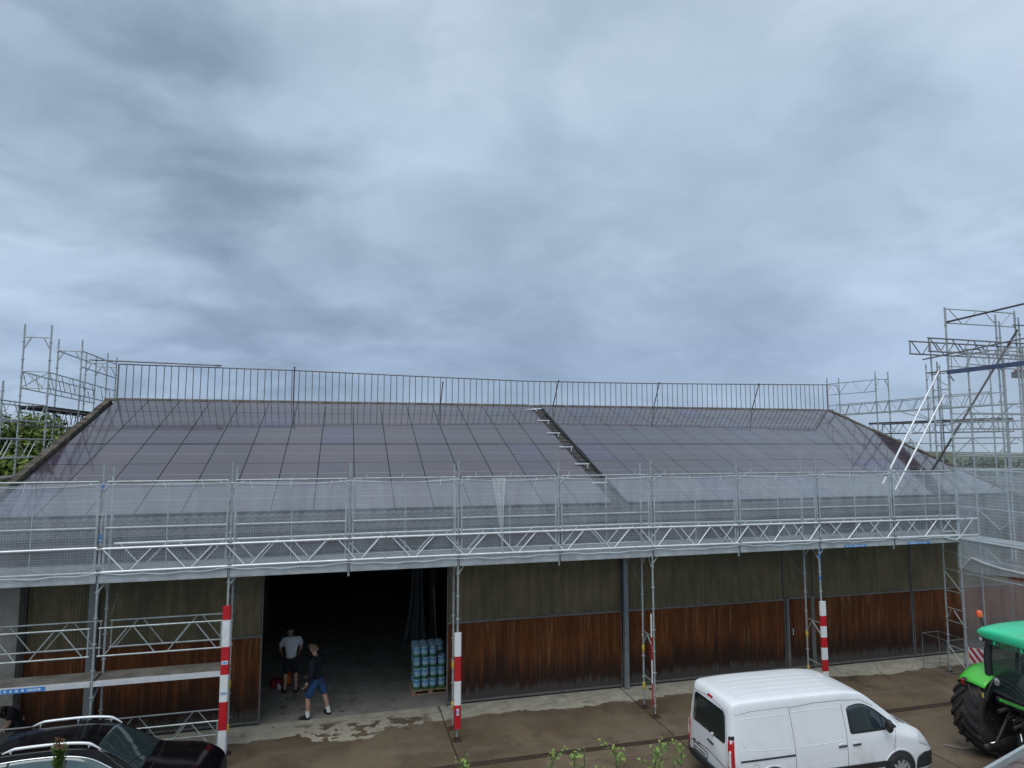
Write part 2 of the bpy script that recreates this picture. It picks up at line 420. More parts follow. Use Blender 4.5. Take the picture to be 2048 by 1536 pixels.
def netmat(name, op, col, streak=.5, low=None):
    def f(n, P):
        v = n.tc('Object'); x, y, z = n.sep(v)
        a = n.noise(v, 1.3, 4, .6)
        fold = n.noise(n.comb(n.m('MULTIPLY', n.m('ADD', x, y), 5), 0, n.m('MULTIPLY', z, .6)), 1, 4)
        hz = n.m('SINE', n.m('MULTIPLY', z, 2*PI/.085))
        al = n.m('ADD', op, n.m('MULTIPLY', n.m('SUBTRACT', a, .5), op*.9))
        al = n.m('ADD', al, n.m('MULTIPLY', n.m('SUBTRACT', fold, .5), op*streak))
        al = n.m('ADD', al, n.m('MULTIPLY', hz, op*.10), None, True)
        if low: al = n.m('MULTIPLY', al, n.m('ADD', low, n.m('MULTIPLY', n.sstep(z, 1.05, 1.20), 1-low)))
        P(col, .8, 0, alpha=al)
    return mat(name, f)
M['net'] = netmat('fine_safety_net', .27, (.66,.75,.84), 1.0, .62)
M['net_thick'] = netmat('bunched_safety_net', .5, (.68,.72,.74))
M['net_side'] = netmat('side_safety_net', .40, (.64,.72,.79), .9)
M['net_top'] = netmat('thin_upper_side_net', .17, (.68,.72,.74), .9)
M['hair_fair'] = simple('fair_hair', (.34,.22,.11), .7, 0, .3, 60, .3)
M['net_low'] = netmat('lower_side_net', .26, (.55,.56,.58), .7)
def wire(n, P):
    v = n.tc('Object'); x, y, z = n.sep(v)
    fx = n.m('FRACT', n.m('DIVIDE', x, .05)); fz = n.m('FRACT', n.m('DIVIDE', z, .05))
    al = n.m('MAXIMUM', n.m('LESS_THAN', fx, .13), n.m('LESS_THAN', fz, .15))
    P((.24,.27,.275), .5, .3, alpha=al)
M['wire'] = mat('welded_wire_mesh', wire)
def cab(n, P):
    P((.03,.06,.055), .06, 0, alpha=.62, spec=.7)
M['cabglass'] = mat('tinted_cab_glass', cab)
def stripe(n, P):
    x, y, z = n.sep(n.tc('Object'))
    s = n.m('FRACT', n.m('DIVIDE', n.m('SUBTRACT', n.m('SUBTRACT', z, 1.68), n.m('MULTIPLY', n.m('SUBTRACT', y, 1.66), 1.0)), .20))
    P(n.mix(n.m('GREATER_THAN', s, .5), (.62,.62,.60), (.42,.02,.05)), .45, 0)
M['stripe'] = mat('red_white_stripes', stripe)
# ================================================================== setting
struct('field', MB().add([(-400,-60,-.02),(500,-60,-.02),(500,900,-.02),(-400,900,-.02)], [(0,1,2,3)]), M['field'])
struct('yard', MB().add([(-40,-20,0),(60,-20,0),(60,16.62,0),(-40,16.62,0)], [(0,1,2,3)]), M['yard'])
b = MB()
for k in range(39):
    x = -10 + k*1.0
    b.box((x,13.44,-.01),(x+.994,13.56,.003))
    b.box((x,13.42,-.01),(x+.994,13.445,.012)); b.box((x,13.555,-.01),(x+.994,13.58,.012))
    for q in range(10):
        b.box((x+.1*q+.02,13.445,-.005),(x+.1*q+.075,13.555,.008))
tag(b.build('drain_channel', M['rust'], loc=(9.5,13.5,0)), 'long rusty slotted drain channel set into the wet concrete yard', 'drain')

# ================================================================== barn
RID_Y, RID_Z = 24.50, 6.5 + (24.50-20.49)*TN
def zroof(y, d=0): return 6.5 + (y-20.49)*TN - d/math.cos(SL)     # panel plane lowered by d
X0, X1 = -7.85, 21.35
EY = 15.58
barn = thing('barn', 'long farm barn with brown board and olive sheet front under a low pitched roof', 'barn', (7,16.62,0))
# roof slab (closed body, both slopes)
D = .16
b = MB()
def prism_x(b, prof, x0, x1, mi=0):
    n = len(prof)
    vs = [(x0,y,z) for y,z in prof] + [(x1,y,z) for y,z in prof]
    fs = [tuple(range(n))[::-1], tuple(range(n,2*n))] + [(i,(i+1)%n,n+(i+1)%n,n+i) for i in range(n)]
    b.add(vs, fs, mi)
prism_x(b, [(EY,zroof(EY,D)),(RID_Y,RID_Z-D),(33.7,zroof(EY,D)),(33.7,zroof(EY,D)-.16),(RID_Y,RID_Z-D-.18),(EY,zroof(EY,D)-.16)], X0+.02, X1-.02)
roof = b.build('roof', M['tile'], barn)
# wavy concrete tile courses in view: below the panels and in the bare strip
def course(b, xa, xb, y0, y1, d0, d1):
    nx = max(4, int((xb-xa)/.0234))
    def fn(u, v):
        x = xa + (xb-xa)*u; y = y0 + (y1-y0)*v
        w = abs(math.sin(PI*x/.187))
        return (x, y, zroof(y, d0+(d1-d0)*v) + .048*w)
    b.grid(fn, nx, 2)
    def fr(u, v):                                   # front lip of the course
        x = xa + (xb-xa)*u; w = abs(math.sin(PI*x/.187))
        return (x, y0, zroof(y0, d0) + .048*w - (1-v)*(.040+.044*w))
    b.grid(fr, nx, 1, 0, False)
b = MB()
yy = EY - .02
for k in range(5):
    course(b, X0+.3, X1-.3, yy, yy+.36, .095, .135); yy += .325
b.build('eave_tiles', M['tile'], roof)
b = MB(); yy = 16.35
while yy < 24.2:
    course(b, 6.98, 7.60, yy, min(yy+.36, 24.4), .095, .135); yy += .325
b.build('bare_tile_strip', M['tile'], roof)
# ridge cap, in overlapping half-round pieces
b = MB(); x = X0
random.seed(3)
while x < X1:
    dz = random.uniform(-.008,.008)
    pts = []
    for k in range(9):
        t = PI*k/8; pts.append((RID_Y + .15*math.cos(t), RID_Z - .085 + dz + .105*math.sin(t)))
    prism_x(b, pts, x, min(x+.405, X1)); x += .40
b.build('ridge_cap', M['verge'], roof)
for xa, s in ((X0, 1), (X1, -1)):
    b = MB(); y = EY-.05
    rnd = random.Random(5)
    while y < RID_Y:
        y2 = min(y+.42, RID_Y+.02); j = rnd.uniform(-.02,.02)
        for (wa, wb, za, zb) in ((.02,.20,-.10,.03),(.02,.07,-.24,-.10)):
            vs = []
            for yq in (y, y2):
                zz = zroof(yq, .03) + j
                a1, a2 = xa + s*wa, xa + s*wb
                vs += [(a1,yq,zz+za),(a2,yq,zz+za),(a2,yq,zz+zb),(a1,yq,zz+zb)]
            b.add(vs, [(0,1,2,3),(7,6,5,4),(0,4,5,1),(1,5,6,2),(2,6,7,3),(3,7,4,0)])
        y += .415
    b.build('verge_board', M['verge'], roof)
b = MB()
pr = [(EY-.15,4.33),(EY-.15,4.245),(EY-.10,4.20),(EY-.03,4.20),(EY,4.245),(EY,4.35),(EY-.015,4.35),(EY-.015,4.25),(EY-.04,4.215),(EY-.09,4.215),(EY-.135,4.25),(EY-.135,4.33)]
prism_x(b, pr, X0, X1); b.build('gutter', M['gutter'], roof)
b = MB(); b.box((X0+.05,EY+.02,4.06),(X1-.05,EY+.05,4.30)); b.build('fascia_board', M['gutter'], roof)
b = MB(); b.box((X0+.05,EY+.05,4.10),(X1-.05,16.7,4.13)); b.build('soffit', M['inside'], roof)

# facade bays
def bay(x0, x1, frame=True, ztim=2.0, yf=16.58):
    fr = MB(); y = yf
    fr.box((x0,y-.03,ztim-.025),(x1,y+.02,ztim+.025))
    fr.box((x0,y-.03,.05),(x1,y+.02,.10))
    fr.box((x0,y-.03,.10),(x0+.03,y+.02,ztim-.025)); fr.box((x1-.03,y-.03,.10),(x1,y+.02,ztim-.025))
    fr.box((x0,y-.03,ztim+.025),(x0+.025,y+.02,4.10)); fr.box((x1-.025,y-.03,ztim+.025),(x1,y+.02,4.10))
    f = fr.build('wall_panel', M['trim'], barn)
    t = MB(); n = int(round((x1-x0)/.118))
    t.box((x0+.03,y-.008,.10),(x1-.03,y+.03,ztim-.025))
    t.build('timber_cladding', M['timber'], f)
    s = MB(); nx = max(8, int((x1-x0-.08)/.019))
    s.grid(lambda u,v: (x0+.04+(x1-x0-.08)*u, y - .004 - .011*math.sin(2*PI*(x0+(x1-x0)*u)/.076), ztim+.025+(4.12-ztim-.025)*v), nx, 1)
    s.build('corrugated_sheet', M['sheet'], f)
    return f
for x0, x1 in ((-6.62,-5.36),(-5.21,-1.75),(2.62,7.38),(7.52,12.50),(13.48,17.03),(17.07,21.0)):
    bay(x0, x1)
# narrow door with grey posts
fd = MB()
fd.box((12.52,16.52,.05),(12.62,16.62,2.05)); fd.box((13.36,16.52,.05),(13.46,16.62,2.05)); fd.box((12.62,16.53,2.0),(13.36,16.61,2.06)); fd.box((12.62,16.54,.05),(13.36,16.61,.10))
f = fd.build('door', M['trim'], barn)
t = MB(); t.box((12.62,16.565,.10),(13.36,16.60,2.0)); t.build('timber_cladding', M['timber'], f)
s = MB(); s.grid(lambda u,v: (12.52+.94*u, 16.576-.011*math.sin(2*PI*.94*u/.076), 2.06+2.06*v), 50, 1); s.build('corrugated_sheet', M['sheet'], f)
hb = MB(); hb.tube((12.72,16.52,1.0),(12.72,16.52,1.16),.012); hb.tube((12.72,16.52,1.0),(12.72,16.57,1.0),.01); hb.tube((12.72,16.52,1.16),(12.72,16.57,1.16),.01); hb.build('handle', M['alu'], f)
for x, w in ((-5.285,.125),(7.45,.12)):
    b = MB(); b.box((x-w/2,16.40,.02),(x+w/2,16.415,4.10)); b.box((x-w/2,16.50,.02),(x+w/2,16.515,4.10)); b.box((x-.012,16.415,.02),(x+.012,16.50,4.10))
    b.build('steel_post', M['post'], barn)
b = MB(); b.box((-9.2,16.30,-.01),(-6.63,16.75,4.05)); b.build('concrete_pillar', M['concrete'], barn)
# inside and other walls
b = MB(); b.add([(X0+.3,16.6,.004),(X1-.3,16.6,.004),(X1-.3,33,.004),(X0+.3,33,.004)], [(0,1,2,3)]); b.build('floor', M['floor'], barn)
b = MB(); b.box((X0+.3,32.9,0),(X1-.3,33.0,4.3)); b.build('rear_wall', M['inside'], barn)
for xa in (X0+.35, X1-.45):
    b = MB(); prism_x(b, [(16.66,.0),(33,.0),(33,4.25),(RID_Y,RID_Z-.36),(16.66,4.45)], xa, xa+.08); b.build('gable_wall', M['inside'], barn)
b = MB()
b.box((-1.75,16.50,4.02),(2.62,16.62,4.12)); b.build('door_track', M['trim'], barn)
for x in (2.9, -2.4):
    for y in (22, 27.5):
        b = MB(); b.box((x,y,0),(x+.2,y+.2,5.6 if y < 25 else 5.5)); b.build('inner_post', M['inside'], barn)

# ================================================================== solar panels
PW, PH, PT = .955, 1.449, .034
b = MB(); h = PT
b.box((-PW/2,-PH/2,-h),(PW/2,PH/2,0))
b.m = [1,0,1,1,1,1]
pm = b.mesh('solar_panel'); pm.materials.append(M['panel']); pm.materials.append(M['panel_edge'])
ROWN = ['lowest row','second row up','third row up','fourth row up','fifth row up','top row under the ridge']
ORD = ['first','second','third','fourth','fifth','sixth','seventh','eighth','ninth','tenth','eleventh','twelfth','thirteenth','fourteenth','fifteenth']
def slope_pt(x, s):                                  # s metres up the slope from the middle seam
    return (x, 20.49 + s*math.cos(SL), 6.5 + s*math.sin(SL))
rs = []
for r in range(6):
    k = r-3
    rs.append((k+.5)*1.462 + (.018 if k >= 0 else -.018))
rnd = random.Random(11)
for side, x_first, pitch, n in (('left', -7.03+.06, .9685, 15), ('right', 8.02, .9615, 14)):
    for r in range(6):
        for c in range(n):
            x = x_first + pitch*c
            o = bpy.data.objects.new('solar_panel', pm); C.objects.link(o)
            o.location = slope_pt(x, rs[r])
            o.rotation_euler = (SL + rnd.uniform(-.0035,.0035), rnd.uniform(-.003,.003), 0)
            k = n-c if side == 'left' else c+1
            tag(o, 'solar panel %s to the %s of the bare tile strip, %s' % (ORD[k-1], side, ROWN[r]), 'solar panel', 'solar panels covering the barn roof')
# mounting rails whose ends cross the bare strip
RN = ['topmost','second from the ridge','third from the ridge','fourth from the ridge','fifth from the ridge','sixth from the ridge']
for k, y in enumerate((23.87,22.64,21.40,20.15,18.80,17.49)):
    b = MB(); x0 = 6.83 + .03*(k%2)
    x0 = (6.77,6.86,6.84,6.86,6.9,6.93)[k]; z = zroof(y,-.02)
    b.box((x0,y-.022,z),(x0+.47,y+.022,z+.035)); b.box((x0+.03,y-.01,z-.12),(x0+.06,y+.01,z)); b.box((x0+.4,y-.01,z-.12),(x0+.43,y+.01,z))
    tag(b.build('mounting_rail', M['alu'], loc=(x0,y,z), bevel=.004), 'short bright metal rail lying across the bare tile strip, %s' % RN[k], 'rail', 'mounting rails across the bare tile strip')
# black tube standing in for the shadow along the strip's right edge
b = MB()
pts = [(7.50+.025*math.sin(y*3.1), y, zroof(y,.02)) for y in [16.5+.25*i for i in range(30)]]
b.path(pts, .03, 6)
tag(b.build('shadow_strip', M['black_plastic'], loc=(7.5,16.5,4.95)), 'black strip standing in for the shadow up the right edge of the bare tile strip', 'shadow')

# ================================================================== ridge railing
RY = 24.47
rail = thing('ridge_railing', 'long steel safety railing with upright bars standing along the barn ridge', 'railing', (6.8,RY,RID_Z))
def sag(x):                                         # the top rail is not quite straight
    P_ = [(-8,9.22),(-1.8,9.165),(2.5,9.07),(6.9,8.99),(12,9.02),(16.5,9.09),(22,9.19)]
    for (a,za),(c,zc) in zip(P_,P_[1:]):
        if x <= c: u = (x-a)/(c-a); return za + (zc-za)*u
    return P_[-1][1]
XA, XB = -7.50, 21.12
b = MB(); b.path([(x, RY, sag(x)) for x in [XA+(XB-XA)*i/40 for i in range(41)]], .021, 8); b.build('top_rail', M['rail_brown'], rail)
b = MB(); b.path([(x, RY, 8.035) for x in (XA, XB)], .015, 8); b.build('bottom_rail', M['rail_brown'], rail)
nb = 123
rest = MB()
for i in range(nb):
    x = XA + (XB-XA)*i/(nb-1)
    b = MB() if i < 100 else rest
    b.tube((x,RY,8.02),(x+.012*math.sin(i*2.3),RY,sag(x)),.0145 if i not in (0,nb-1) else .026,6)
    if i < 100: b.build('bar', M['rail_brown'], rail)
rest.build('bars', M['rail_brown'], rail)['kind'] = 'stuff'
for i, (xb, zb, xt, zt) in enumerate(((-1.80,8.0,-1.80,9.27),(3.52,7.92,3.62,8.86),(8.02,7.92,8.30,9.03),(12.42,7.92,12.75,9.06),(17.1,7.92,17.55,9.12))):
    b = MB(); b.tube((xb,RY-.09,zb),(xt,RY-.05,zt),.021,8); b.ball((xt,RY-.05,zt),.032,8,6); b.build('brace', M['black_steel'], rail)
b = MB(); b.tube((-8.38,RY-.05,9.33),(-4.30,RY-.06,9.26),.026,8); b.tube((-4.45,RY-.06,9.263),(-4.25,RY-.06,9.26),.036,8)
tag(b.build('scaffold_tube', M['galv_dark'], loc=(-6.3,RY-.05,9.3)), 'loose steel tube lying along the left end of the ridge railing', 'tube')

# ================================================================== scaffold pieces
def upright(parent, x, y, z0, z1, ground=False, rings=True, r=.0235, mt='galv', ph=0.0, x2=None):
    b = MB(); base = z0
    xt = x if x2 is None else x2
    X = lambda z: x + (xt-x)*(z-z0)/(z1-z0)
    if ground:
        b.tube((x,y,z0+.02),(X(z0+.30),y,z0+.30),.017,8); base = z0+.24
        b.tube((X(base-.02),y,base-.02),(X(base+.03),y,base+.03),.034,8)
    b.tube((X(base),y,base),(xt,y,z1),r,10)
    if rings:
        z = base + .28 + ph
        while z < z1-.1:
            b.lathe([(r,-.012),(.043,-.012),(.043,.012),(r,.012)], (X(z),y,z), 'z', 10, 0, False)
            z += .5
    o = b.build('upright', M[mt], parent)
    if ground:
        p = MB(); p.box((x-.09,y-.09,z0+.006),(x+.09,y+.09,z0+.02)); p.box((x-.035,y-.035,z0+.02),(x+.035,y+.035,z0+.075)); p.build('base_plate', M['rust'], o)
    return o
def girder(parent, p0, p1, h, n, r=.0235, rd=.014, mt='alu', ends=True, phase=0, name='lattice_girder'):
    """upper chord p0-p1, lower chord h below; zigzag of n bays"""
    b = MB(); p0 = Vector(p0); p1 = Vector(p1); dn = Vector((0,0,-h)); d = p1-p0
    b.tube(p0, p1, r, 8); b.tube(p0+dn, p1+dn, r, 8)
    off = .03
    if ends:
        e = d.normalized()*off
        b.tube(p0+e, p0+e+dn, rd*1.2, 6); b.tube(p1-e, p1-e+dn, rd*1.2, 6)
    g = .10
    for k in range(n):
        a = k/n; c = (k+1)/n; m = (a+c)/2
        q = d/n
        top, bot = (Vector((0,0,0)), dn)
        if phase: top, bot = bot, top
        b.tube(p0 + d*a + q*g + top, p0 + d*m - q*g*.4 + bot, rd, 6)
        b.tube(p0 + d*m + q*g*.4 + bot, p0 + d*c - q*g + top, rd, 6)
    return b.build(name, M[mt], parent)
def tubes(parent, name, segs, r=.0235, mt='galv', n=8):
    b = MB()
    for a, c in segs: b.tube(a, c, r, n)
    return b.build(name, M[mt], parent)

BX = [-7.04,-4.64,-2.24,.16,2.56,4.96,7.36,9.76,12.16,14.56,16.86]
YO, YI = 14.65, 15.24
fs = thing('front_scaffold', 'long galvanised scaffold with lattice girders and deck along the barn front', 'scaffold', (4.9,15.0,0))
for i, x in enumerate(BX[:-1]):
    ground = i % 2 == 0 and i != 0 or i == 1
    if i in (1,2,4,6,8):
        upright(fs, x, YO, 0, 6.12, True, ph=.07*(i%3))
        upright(fs, x, YI, 0, 6.02 if i != 8 else 6.35, True, ph=.11*(i%4))
    elif i == 0:
        upright(fs, x, YO, 0, 6.1, True); upright(fs, x, YI, 0, 6.05, True)
    else:
        upright(fs, x, YO, 3.66, 6.08 if i != 9 else 5.92, ph=.1)
# transoms and knee braces under the deck, wall ties
for i in (0,1,2,4,6,8):
    x = BX[i]
    tubes(fs, 'transom', [((x,YO,3.80),(x,YI,3.80)),((x,YO,3.45),(x,YO+.28,3.78)),((x,YI,3.45),(x,YI-.28,3.78))], .018)
    tubes(fs, 'wall_tie', [((x+.03,YI,3.30),(x+.03,16.50,3.42)),((x+.03,YI+.05,2.85),(x+.03,YI+.65,3.36))], .010, 'galv_dark')
    tubes(fs, 'corner_brace', [((x+.02,YO,3.60),(x+.15,YO,3.78))], .014)
for i in (6,8,4):
    x = BX[i]
    tubes(fs, 'frame_rung', [((x,YO,1.84),(x,YI,1.84)),((x,YO,1.50),(x,YI-.25,1.80)),((x,YO,.78),(x,YI,.78)),((x,YI,1.5),(x,YI-.22,1.82))], .014)
for i in (2,4,6,8):                                  # yellow tape markers on the inner legs
    x = BX[i]
    for z in (1.42,.52):
        b = MB(); b.lathe([(.0245,z-.09),(.034,z-.08),(.036,z),(.033,z+.08),(.0245,z+.09)], (x,YI,0), 'z', 8); b.build('yellow_clip', M['yellow'], fs)
# blue taped zone on some legs
for (x,z0,z1) in ((BX[8],3.50,3.72),(BX[8],2.95,3.05),(BX[1],4.55,4.72),(BX[1],5.60,5.72)):
    b = MB(); b.tube((x,YO,z0),(x,YO,z1),.0262,10); b.build('blue_tape', M['blue_tape'], fs)
# lattice girders: pairs of alu beams at deck level
joints = [-4.69,.95,6.9,12.35,17.45]
for k in range(4):
    a, c = joints[k], joints[k+1]-.02
    zz, z2 = ((4.43,4.465),(4.465,4.47),(4.47,4.435),(4.435,4.40))[k]
    girder(fs, (a,YO-.06,zz),(c,YO-.06,z2), .455, int(round((c-a)/1.13)), .0245, .0150, 'alu', ends=False, phase=0)
    girder(fs, (a+.1,YI+.05,zz+.0),(c+.1,YI+.05,z2), .455, int(round((c-a)/1.13)), .0245, .0145, 'alu', ends=False, phase=0)
for i, x in enumerate(BX[:-1]):                       # swivel couplers where the beams cross the legs
    b = MB()
    for z in (4.46,4.00):
        b.obox((x+.01,YO-.035,z-.01),(.042,.045,.036),Matrix.Rotation(.2,3,'Y')); b.tube((x+.045,YO-.06,z-.01),(x+.045,YO-.02,z+.055),.009,6)
    b.build('coupler', M['galv_dark'], fs)
tubes(fs, 'ledger', [((-7.6,YO-.05,4.43),(-4.62,YO-.05,4.45))], .0235, 'alu')
# decks, toe boards
for i in range(len(BX)-1):
    a, c = BX[i]+.03, BX[i+1]-.03
    b = MB()
    for q in range(2):
        y0 = YO+.05+.30*q
        b.box((a,y0,3.84),(c,y0+.29,3.885))
        for w in range(5): b.box((a,y0+.02+.055*w,3.886),(c,y0+.045+.055*w,3.893))
    b.build('deck', M['alu_grey'], fs)
    b = MB(); b.box((a,YO-.045,3.80),(c,YO-.02,3.975)); b.box((a,YO-.062,3.765),(c,YO-.02,3.800)); b.box((a,YO-.058,3.955),(c,YO-.045,3.972))
    for w in range(4): b.box((a+.2+w*(c-a-.4)/3-.012,YO-.050,3.85),(a+.2+w*(c-a-.4)/3+.012,YO-.045,3.872))
    t = b.build('toe_board', M['alu_grey'], fs)
    if i in (8,9):
        lb = MB(); q = {8:(12.92,13.60),9:(15.0,15.72)}[i]
        lb.box((q[0],YO-.066,3.766),(q[1],YO-.0625,3.825)); s = lb.build('blue_label', M['blue_tape'], t)
        lt = MB(); rr = random.Random(i)
        xx = q[0]+.05
        while xx < q[1]-.08:
            w = rr.uniform(.018,.035); lt.box((xx,YO-.0675,3.782),(xx+w,YO-.0665,3.810)); xx += w+rr.choice((.012,.012,.04))
        lt.build('lettering', M['white_ink'], s)
    b = MB(); b.box((a,YI+.0,3.90),(c,YI+.02,4.03)); b.build('inner_toe_board', M['alu_grey'], fs)
# guard frames with welded mesh
for i in range(len(BX)-1):
    a, c = BX[i]+.075, BX[i+1]-.075; y = YO-.01
    m_ = (a+c)/2
    b = MB()
    for z, r in ((5.745,.019),(4.83,.021),(3.97,.015)): b.tube((a,y,z),(c,y,z),r,8)
    for x, r in ((a,.019),(c,.019),(m_,.0125)): b.tube((x,y,3.97),(x,y,5.745),r,8)
    f = b.build('guard_frame', M['galv'], fs)
    wm = MB(); wm.add([(a,y+.004,3.97),(c,y+.004,3.97),(c,y+.004,4.95),(a,y+.004,4.95)], [(0,1,2,3)])
    wm.build('wire_mesh', M['wire'], f)
# lower working level at the left
for i in (0,1):
    a, c = BX[i]+.03, BX[i+1]-.03
    b = MB()
    for q in range(2): b.box((a,YO+.05+.30*q,1.82),(c,YO+.34+.30*q,1.875))
    b.build('deck', M['deckwood'], fs)
    b = MB(); b.box((a,YO-.03,1.795),(c,YO+.045,1.885))
    for w in range(5): b.box((a+.15+w*(c-a-.3)/4-.015,YO-.034,1.83),(a+.15+w*(c-a-.3)/4+.015,YO-.03,1.855))
    e = b.build('deck_edge', M['alu'], fs)
    if i == 0:
        lb = MB(); lb.box((-6.15,YO-.036,1.80),(-5.42,YO-.0315,1.88)); s = lb.build('blue_label', M['blue_tape'], e)
        lt = MB(); rr = random.Random(5); xx = -6.1
        while xx < -5.5:
            w = rr.uniform(.02,.045); lt.box((xx,YO-.0375,1.82),(xx+w,YO-.0365,1.86)); xx += w+rr.choice((.014,.014,.06))
        lt.build('lettering', M['white_ink'], s)
    for y, dz in ((YO-.04,0),(YI+.04,-.02)):
        girder(fs, (a+.04,y,2.90+dz),(c-.04,y,2.90+dz), .53, 2, .0175, .0115, 'galv', phase=1, name='guard_girder')
        girder(fs, (a+.04,y,.935+dz),(c-.04,y,.935+dz), .51, 2, .0175, .0115, 'galv', phase=1, name='guard_girder')
    tubes(fs, 'transom', [((BX[i+1],YO,1.80),(BX[i+1],YI,1.80)),((BX[i+1],YI,1.80),(BX[i+1],YO,1.45))], .018)

# red and white warning boards strapped to the legs
def stripe_board(x, y, z0, bands, label, w=.165, stickers=(), ang=0, th=1):
    t = thing('warning_board', label, 'warning board', (x,y,z0), ang, 'red and white warning boards on the scaffold legs')
    b = MB(); z = 0
    prof = [(-w/2,.035*th),(-w/2,.0),(-w/2+.02,-.030*th),(w/2-.02,-.030*th),(w/2,.0),(w/2,.035*th)]
    for col, hh in bands:
        n = len(prof)
        vs = [(px,py,z) for px,py in prof] + [(px,py,z+hh) for px,py in prof]
        fcs = [(i,(i+1)%n,n+(i+1)%n,n+i) for i in range(n)] + [tuple(range(n))[::-1], tuple(range(n,2*n))]
        b.add(vs, fcs, 0 if col == 'r' else 1); z += hh
    b.build('board', [M['red'], M['white_board']], t, world=False)
    for (zc, hh, ww, kind) in stickers:
        s = MB(); s.box((-ww/2,-.0335,zc-hh/2),(ww/2,-.031,zc+hh/2)); q = s.build('sticker', M['white_ink'] if kind != 'blue' else M['plate'], t, world=False)
        s = MB()
        for k in range(3): s.box((-ww*.36+k*ww*.25,-.0345,zc-hh*.28),(-ww*.36+k*ww*.25+ww*.17,-.0337,zc+hh*.28))
        s.build('lettering', M['blue_tape'], q, world=False)
    b = MB()
    for zc in (.35, z-.35): b.lathe([(.05,-.012),(.052,-.012),(.052,.012),(.05,.012)], (0,.04,zc), 'z', 10)
    b.build('strap', M['black_plastic'], t, world=False)
    return t
stripe_board(BX[2], YO-.06, .255, [('w',.50),('r',.55),('w',.53),('r',.55),('w',.53),('r',.28-.005)], 'red and white striped board on the scaffold leg beside the black car', stickers=((1.82,.07,.12,'w'),(1.22,.06,.12,'blue')))
stripe_board(BX[4], YO-.06, .27, [('r',.50),('w',.51),('r',.53),('w',.50)], 'red and white striped board on the scaffold leg by the open gate', w=.155, stickers=((.36,.14,.05,'w'),))
stripe_board(BX[8], YO-.06, .42, [('w',.25),('r',.29),('w',.30),('r',.26),('w',.28),('r',.26),('w',.36)], 'red and white striped board on the scaffold leg behind the white van', w=.17)
stripe_board(BX[6]-.045, YO+.03, .28, [('r',.50),('w',.55),('r',.53),('w',.52)], 'narrow edge-on red and white board on the scaffold leg left of the van', w=.12, ang=R(63), th=.45)

# front net hung from the guard rail
def drape(b, xa, xb, y, z0, z1, n, amp=.02):
    rr = random.Random(int(xa*10))
    ph = rr.uniform(0,6)
    def fn(u, v):
        x = xa+(xb-xa)*u
        top = z1 - .035*math.sin(PI*u)*(1+.5*math.sin(ph)) 
        z = z0 + .02*math.sin(3*x+ph) + (top-z0)*v
        return (x, y - amp*math.sin(2.3*x+ph)*(1-.6*v) - amp*.5*math.sin(9*x)*(1-v), z)
    b.grid(fn, n, 6)
nt = thing('safety_net', 'fine pale safety net hung along the guard rail of the front scaffold', 'net', (4.9,YO-.05,3.8))
b = MB()
for i in range(len(BX)-1): drape(b, BX[i]+.02, BX[i+1]-.02, YO-.045, 3.80, 5.72, 14)
b.build('net_sheet', M['net'], nt)
rr = random.Random(2)
hem = []; hem2 = []
for i in range(len(BX)-1):                            # rolled hems of the net, top and bottom
    a, c = BX[i], BX[i+1]; sg_ = rr.uniform(.02,.06); z = rr.uniform(3.98,4.02)
    hem += [(a+(c-a)*k/10, YO-.06, 5.70 - sg_*math.sin(PI*k/10)) for k in range(10)]
    hem2 += [(a+(c-a)*k/12, YO-.075, 3.95 - .04*math.sin(PI*k/12) + .016*math.sin(k*1.7+i)) for k in range(12)]
b = MB(); b.path(hem, .009, 6); b.build('upper_hem', M['net_thick'], nt)
b = MB(); b.path(hem2, .013, 6); b.build('lower_hem', M['net_thick'], nt)
for i in range(len(BX)-1):                            # cable ties sticking out along the rail
    for k in range(3):
        x = BX[i] + .3 + .8*k + rr.uniform(-.12,.12)
        dx = rr.uniform(-.05,.05); up = rr.random() < .6
        b = MB(); b.tube((x,YO-.05,5.735),(x+dx,YO-.06,5.735+(.11 if up else -.16)),.006,5); b.build('cable_tie', M['white_board'], nt)
    for sgn in (-1,1):
        b = MB(); b.path([(BX[i+1]+.02*sgn,YO-.045,5.60),(BX[i+1]+.10*sgn,YO-.05,5.66),(BX[i+1]+.24*sgn,YO-.05,5.72)], .011, 6); b.build('corner_tie', M['net_thick'], nt)
b = MB()
def gath(u, v):
    z = 5.72 - 1.75*v; w = .30*(1-v)**1.6 + .025
    return (3.48 + .10*v + (u-.5)*w, YO-.075 - .03*math.sin(u*14), z)
b.grid(gath, 12, 14)
tag(b.build('net_strip', M['net_thick'], loc=(3.5,YO-.07,4.9)), 'gathered pale strip of netting hanging down the front guard rail', 'net')

